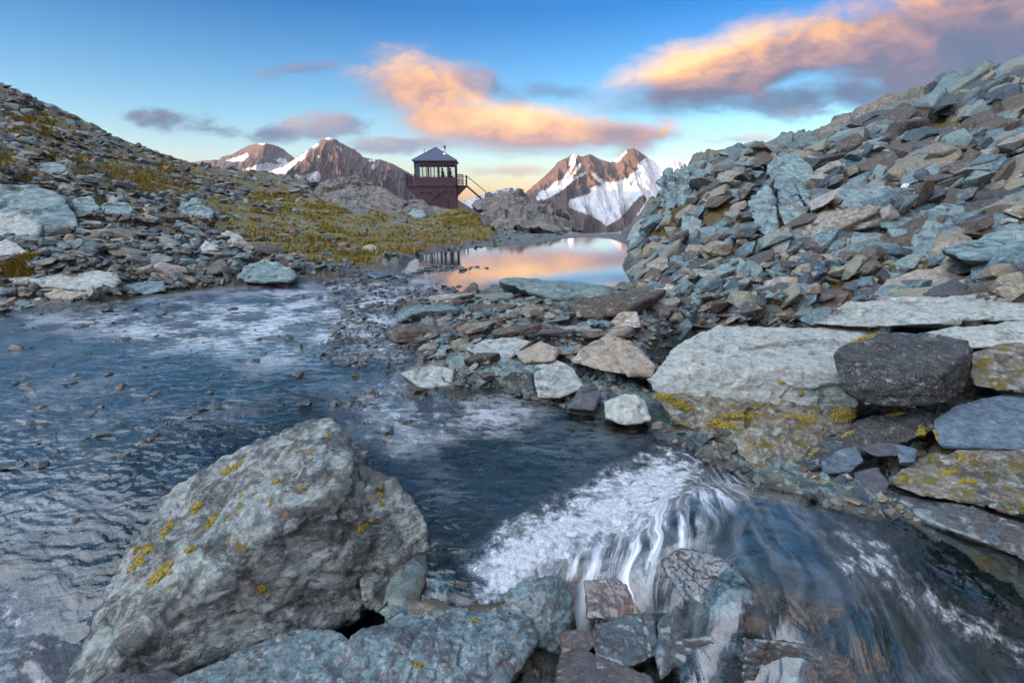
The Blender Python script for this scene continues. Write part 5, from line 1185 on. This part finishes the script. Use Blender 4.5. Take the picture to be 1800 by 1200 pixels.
def person(label, loc, rz, shirt, trousers, bend=0.0):
    J = {'pelvis': (0, 0, .95, .14), 'spine': (0, .0, 1.15, .13), 'chest': (0, 0, 1.36, .16), 'neck': (0, 0, 1.50, .055), 'head': (0, -.01, 1.60, .085), 'crown': (0, 0, 1.70, .075)}
    for s, n in ((-1, 'l'), (1, 'r')):
        J['sh'+n] = (s*.18, 0, 1.42, .06); J['el'+n] = (s*.24, -.02, 1.14, .042); J['wr'+n] = (s*.20, -.16, .94, .032); J['ha'+n] = (s*.19, -.21, .88, .035)
        J['hi'+n] = (s*.1, 0, .9, .09); J['kn'+n] = (s*.11, -.02, .5, .06); J['an'+n] = (s*.12, 0, .1, .042); J['to'+n] = (s*.13, -.15, .04, .035)
    E = [('pelvis', 'spine'), ('spine', 'chest'), ('chest', 'neck'), ('neck', 'head'), ('head', 'crown')]
    for n in 'lr': E += [('chest', 'sh'+n), ('sh'+n, 'el'+n), ('el'+n, 'wr'+n), ('wr'+n, 'ha'+n), ('pelvis', 'hi'+n), ('hi'+n, 'kn'+n), ('kn'+n, 'an'+n), ('an'+n, 'to'+n)]
    def skin(name, keys, grow, mat, parent):
        keys = list(keys); me = bpy.data.meshes.new(name)
        co = [J[k][:3] for k in keys]; ed = [(keys.index(a), keys.index(b)) for a, b in E if a in keys and b in keys]
        me.from_pydata(co, ed, [])
        me.materials.append(mat); o = link(name, me, parent)
        m = o.modifiers.new('skin', 'SKIN'); m.use_smooth_shade = True
        for i, k in enumerate(keys): me.skin_vertices[0].data[i].radius = (J[k][3]+grow,)*2
        me.skin_vertices[0].data[0].use_root = True
        o.modifiers.new('sub', 'SUBSURF').levels = 1; o.modifiers['sub'].render_levels = 2
        return o
    root = skin('person', J.keys(), 0, plain('skin_tone', (.42, .25, .18), .6), None)
    tag(root, label, 'person', None)
    skin('jacket', ['chest', 'spine', 'pelvis', 'shl', 'ell', 'wrl', 'shr', 'elr', 'wrr'], .016, plain('jacket_'+label.split(' ')[2], shirt, .8), root)
    skin('trousers', ['pelvis', 'hil', 'knl', 'anl', 'hir', 'knr', 'anr'], .014, plain('trousers', trousers, .8), root)
    d, f = ico(3); hv = d*np.array([.105, .11, .075])+np.array([0, .015, 1.685]); link('hair', mesh_np('hair', hv, f, True, None, [plain('hair', (.03, .02, .015), .8)]), root)
    fe = boxes('face', [(-.012, .012, -.115, -.09, 1.60, 1.64), (-.045, -.025, -.098, -.085, 1.645, 1.655), (.025, .045, -.098, -.085, 1.645, 1.655), (-.025, .025, -.098, -.088, 1.565, 1.573)], plain('face_features', (.2, .1, .07), .6), root, 0)
    root.location = loc; root.rotation_euler = (0, 0, rz); return root
R = Matrix.Rotation(math.radians(3.5), 3, 'Z')
def inh(x, y, z): v = R @ Vector((x, y, z)); return (v.x+HX, v.y+54, v.z)
person('person in blue jacket standing behind the hut windows', inh(.62, 1.9, zd-.02), 1.2, (.02, .10, .16), (.03, .04, .05))
person('person in red jacket standing at the right hut window', inh(1.42, 1.7, zd-.02), -.9, (.30, .03, .05), (.03, .03, .05))
# bench on the far ridge
bn_ = P(457, 303, 60)
bh = boxes('bench', [(-.9, .9, -.2, .2, .42, .5), (-.7, -.58, -.15, .15, -.3, .42), (.58, .7, -.15, .15, -.3, .42)], M_dark, None)
bh.location = (bn_[0], bn_[1], bn_[2]-.35); tag(bh, 'small dark bench on the left skyline in front of the snowfield', 'bench')

# ------------------------------------------------------------------ sky with clouds in the world
wd = bpy.data.worlds.new('World'); sc.world = wd; wd.use_nodes = True
class WN(NT):
    def __init__(s, t): s.t = t; s.t.nodes.clear()
N = WN(wd.node_tree)
sky = N.n('ShaderNodeTexSky'); sky.sky_type = 'NISHITA'; sky.sun_disc = False
sky.sun_elevation = SUN_EL
sun_az = math.atan2(sdx, sdy)     # clockwise from +Y
sky.sun_rotation = sun_az; sky.altitude = 800; sky.air_density = 1.0; sky.dust_density = .6; sky.ozone_density = 2.5
dirv = N.n('ShaderNodeTexCoord').outputs['Generated']
sx = N.n('ShaderNodeSeparateXYZ', {0: dirv}); X_, Y_, Z_ = sx.outputs
Ys = N.math('MAXIMUM', Y_, .05)
uu = N.math('DIVIDE', X_, Ys); ww = N.math('DIVIDE', Z_, Ys)
uv = N.n('ShaderNodeCombineXYZ', {0: uu, 1: ww}).outputs[0]
nA = N.noise(N.vmul(uv, (1, 1.9, 1)), 5.0, 9, .58, .35); nB = N.noise(N.vmul(uv, (1, 2.2, 1)), 13, 8, .68, .4)
nC = N.noise(N.vadd(N.vmul(uv, (1, 1.5, 1)), (4, 2, 0)), 3.0, 6, .5, .3)
nn = N.math('ADD', N.math('MULTIPLY', N.math('SUBTRACT', nA, .5), 1.0), N.math('MULTIPLY', N.math('SUBTRACT', nB, .5), .55))
CL = [  # px, py, rx, ry, angle (+ rises to the right), density, warmth bottom, warmth top
    (1320, 112, 310, 62, 15, 1.2, -.1, 1.05), (1720, 70, 350, 140, 6, 1.15, .05, .4), (1560, 55, 180, 60, 10, 1.0, .2, .7), (1230, 170, 190, 28, 3, .8, -.3, .3), (1480, 165, 200, 40, 3, .95, -.3, .15),
    (750, 162, 135, 62, -6, 1.0, .4, .8), (800, 210, 135, 46, -6, 1.15, .6, 1.0), (900, 226, 225, 46, -3, 1.15, .3, 1.0), (1090, 232, 140, 34, -1, 1.15, .2, .95), (590, 218, 90, 24, 8, .8, .1, .5), (380, 228, 115, 20, -6, 1.05, -.5, .0), (470, 236, 70, 16, 0, .9, -.2, .3),
    (525, 122, 75, 14, 8, .6, .25, .4), (720, 252, 130, 15, 2, .75, .1, .4), (1450, 196, 70, 12, 3, .7, .4, .65), (1300, 245, 80, 10, 2, .55, .4, .65), (990, 162, 90, 16, -3, .5, -.1, .15), (860, 150, 60, 22, -20, .7, -.1, .2), (900, 300, 110, 12, 0, .55, .5, .7), (1140, 165, 120, 16, 5, .6, -.1, .3)]
mask = None; warm = None; tot = None
for (px, py, rx, ry, an, den, wb, wt) in CL:
    u0, w0 = [float(k) for k in ue(px, py)]; ru = rx/900/1.08; rw = ry/900/1.12; a = math.radians(an)
    du = N.math('SUBTRACT', uu, u0); dw = N.math('SUBTRACT', ww, w0)
    A = N.math('DIVIDE', N.math('ADD', N.math('MULTIPLY', du, math.cos(a)), N.math('MULTIPLY', dw, math.sin(a))), ru)
    B = N.math('DIVIDE', N.math('SUBTRACT', N.math('MULTIPLY', dw, math.cos(a)), N.math('MULTIPLY', du, math.sin(a))), rw)
    d = N.math('SQRT', N.math('ADD', N.math('MULTIPLY', A, A), N.math('MULTIPLY', B, B)))
    m = N.math('MULTIPLY', N.step(N.math('SUBTRACT', d, N.math('MULTIPLY', nn, 1.35 if ry > 44 else (2.2 if ry > 30 else 4.2))), 1.3, .3), den)
    wv = N.math('ADD', N.lin(N.math('ADD', B, N.math('MULTIPLY', nn, 1.6)), -.9, .6, wb, wt), 0)
    mask = m if mask is None else N.math('MAXIMUM', mask, m)
    mw = N.math('MULTIPLY', m, wv)
    warm = mw if warm is None else N.math('ADD', warm, mw); tot = m if tot is None else N.math('ADD', tot, m)
warm = N.math('DIVIDE', warm, N.math('ADD', tot, .02))
mask = N.math('MULTIPLY', mask, N.math('GREATER_THAN', Y_, .08), clamp=True)
EXS = 1.0
ccol = N.ramp(N.math('ADD', warm, N.math('MULTIPLY', nn, .7)), [(0, (.075, .13, .22)), (.25, (.15, .145, .22)), (.5, (.38, .24, .24)), (.75, (.74, .40, .21)), (1, (1.05, .62, .30))])
ccs = N.mix(1.0, ccol, (3.0, 3.0, 3.0, 1), 'MULTIPLY')
# warm belt low, deeper blue above; unseen zenith brightened to light the foreground
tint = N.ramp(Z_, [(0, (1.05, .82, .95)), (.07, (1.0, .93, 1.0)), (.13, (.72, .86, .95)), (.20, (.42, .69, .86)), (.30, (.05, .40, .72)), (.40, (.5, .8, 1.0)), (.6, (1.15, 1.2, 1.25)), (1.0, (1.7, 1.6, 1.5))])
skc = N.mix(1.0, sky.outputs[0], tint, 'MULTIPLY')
allc = N.mix(mask, skc, ccs)
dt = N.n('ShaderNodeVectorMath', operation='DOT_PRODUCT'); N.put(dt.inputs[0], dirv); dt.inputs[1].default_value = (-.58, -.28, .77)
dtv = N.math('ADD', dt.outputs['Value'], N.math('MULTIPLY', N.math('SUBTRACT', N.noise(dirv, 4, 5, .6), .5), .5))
hi = N.ramp(dtv, [(.60, (0, 0, 0)), (.72, (.10, .11, .12)), (.85, (.55, .56, .58)), (1.0, (1, .98, .95))])  # bright patch of unseen sky, overhead left, added to light the rocks
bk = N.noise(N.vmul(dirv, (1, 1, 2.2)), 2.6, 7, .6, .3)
bkm = N.math('MULTIPLY', N.step(bk, .45, .62), N.step(Y_, .25, -.15), clamp=True)  # warm clouds added behind the camera for orange glints and warmer rock
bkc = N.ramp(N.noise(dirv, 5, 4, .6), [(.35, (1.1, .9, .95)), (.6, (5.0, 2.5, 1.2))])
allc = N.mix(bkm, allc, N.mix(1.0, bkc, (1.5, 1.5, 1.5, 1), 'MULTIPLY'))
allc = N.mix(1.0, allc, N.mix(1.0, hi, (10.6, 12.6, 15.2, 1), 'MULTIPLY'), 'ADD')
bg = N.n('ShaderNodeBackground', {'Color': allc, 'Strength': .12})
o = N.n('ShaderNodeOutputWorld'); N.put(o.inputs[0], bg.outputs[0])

sl_ = bpy.data.lights.new('sun', 'SUN'); sl_.energy = 4.4; sl_.angle = math.radians(.5); sl_.color = (1.0, .56, .29)
so = bpy.data.objects.new('sun', sl_); C.objects.link(so)
sd = Vector((sdx*math.cos(SUN_EL), sdy*math.cos(SUN_EL), math.sin(SUN_EL)))
so.rotation_euler = sd.to_track_quat('Z', 'Y').to_euler(); so.location = (-30, -20, 60)

# air
HAZE = 2.2e-5
bm = bmesh.new(); r = bmesh.ops.create_cube(bm, size=1)['verts']
bmesh.ops.scale(bm, verts=r, vec=(17000, 13500, 1900)); me = bpy.data.meshes.new('haze'); bm.to_mesh(me); bm.free()
N = NT('air_haze'); N.out(None, N.n('ShaderNodeVolumePrincipled', {'Color': (.62, .78, 1.0, 1), 'Density': HAZE, 'Anisotropy': .2}).outputs[0]); me.materials.append(N.m)
hz = link('haze', me, None, (0, 2900, -100)); tag(hz, kind='stuff', label='thin evening air over the basin and mountains', cat='haze')

cam = bpy.data.cameras.new('camera'); co = bpy.data.objects.new('camera', cam); C.objects.link(co); sc.camera = co
co.location = (0, 0, CZ); co.rotation_euler = (math.pi/2-PITCH, 0, 0)
cam.sensor_width = 36; cam.lens = 18.0; cam.clip_start = .05; cam.clip_end = 60000
sc.view_settings.view_transform = 'Standard'; sc.view_settings.look = 'None'; sc.view_settings.gamma = 1; sc.view_settings.exposure = 2.0
sc.cycles.use_denoising = True
try: sc.cycles.denoiser = 'OPENIMAGEDENOISE'
except Exception: pass
sc.cycles.max_bounces = 6; sc.cycles.diffuse_bounces = 3; sc.cycles.glossy_bounces = 3; sc.cycles.transparent_max_bounces = 12; sc.cycles.volume_bounces = 0
sc.cycles.use_adaptive_sampling = True; sc.cycles.adaptive_threshold = .02
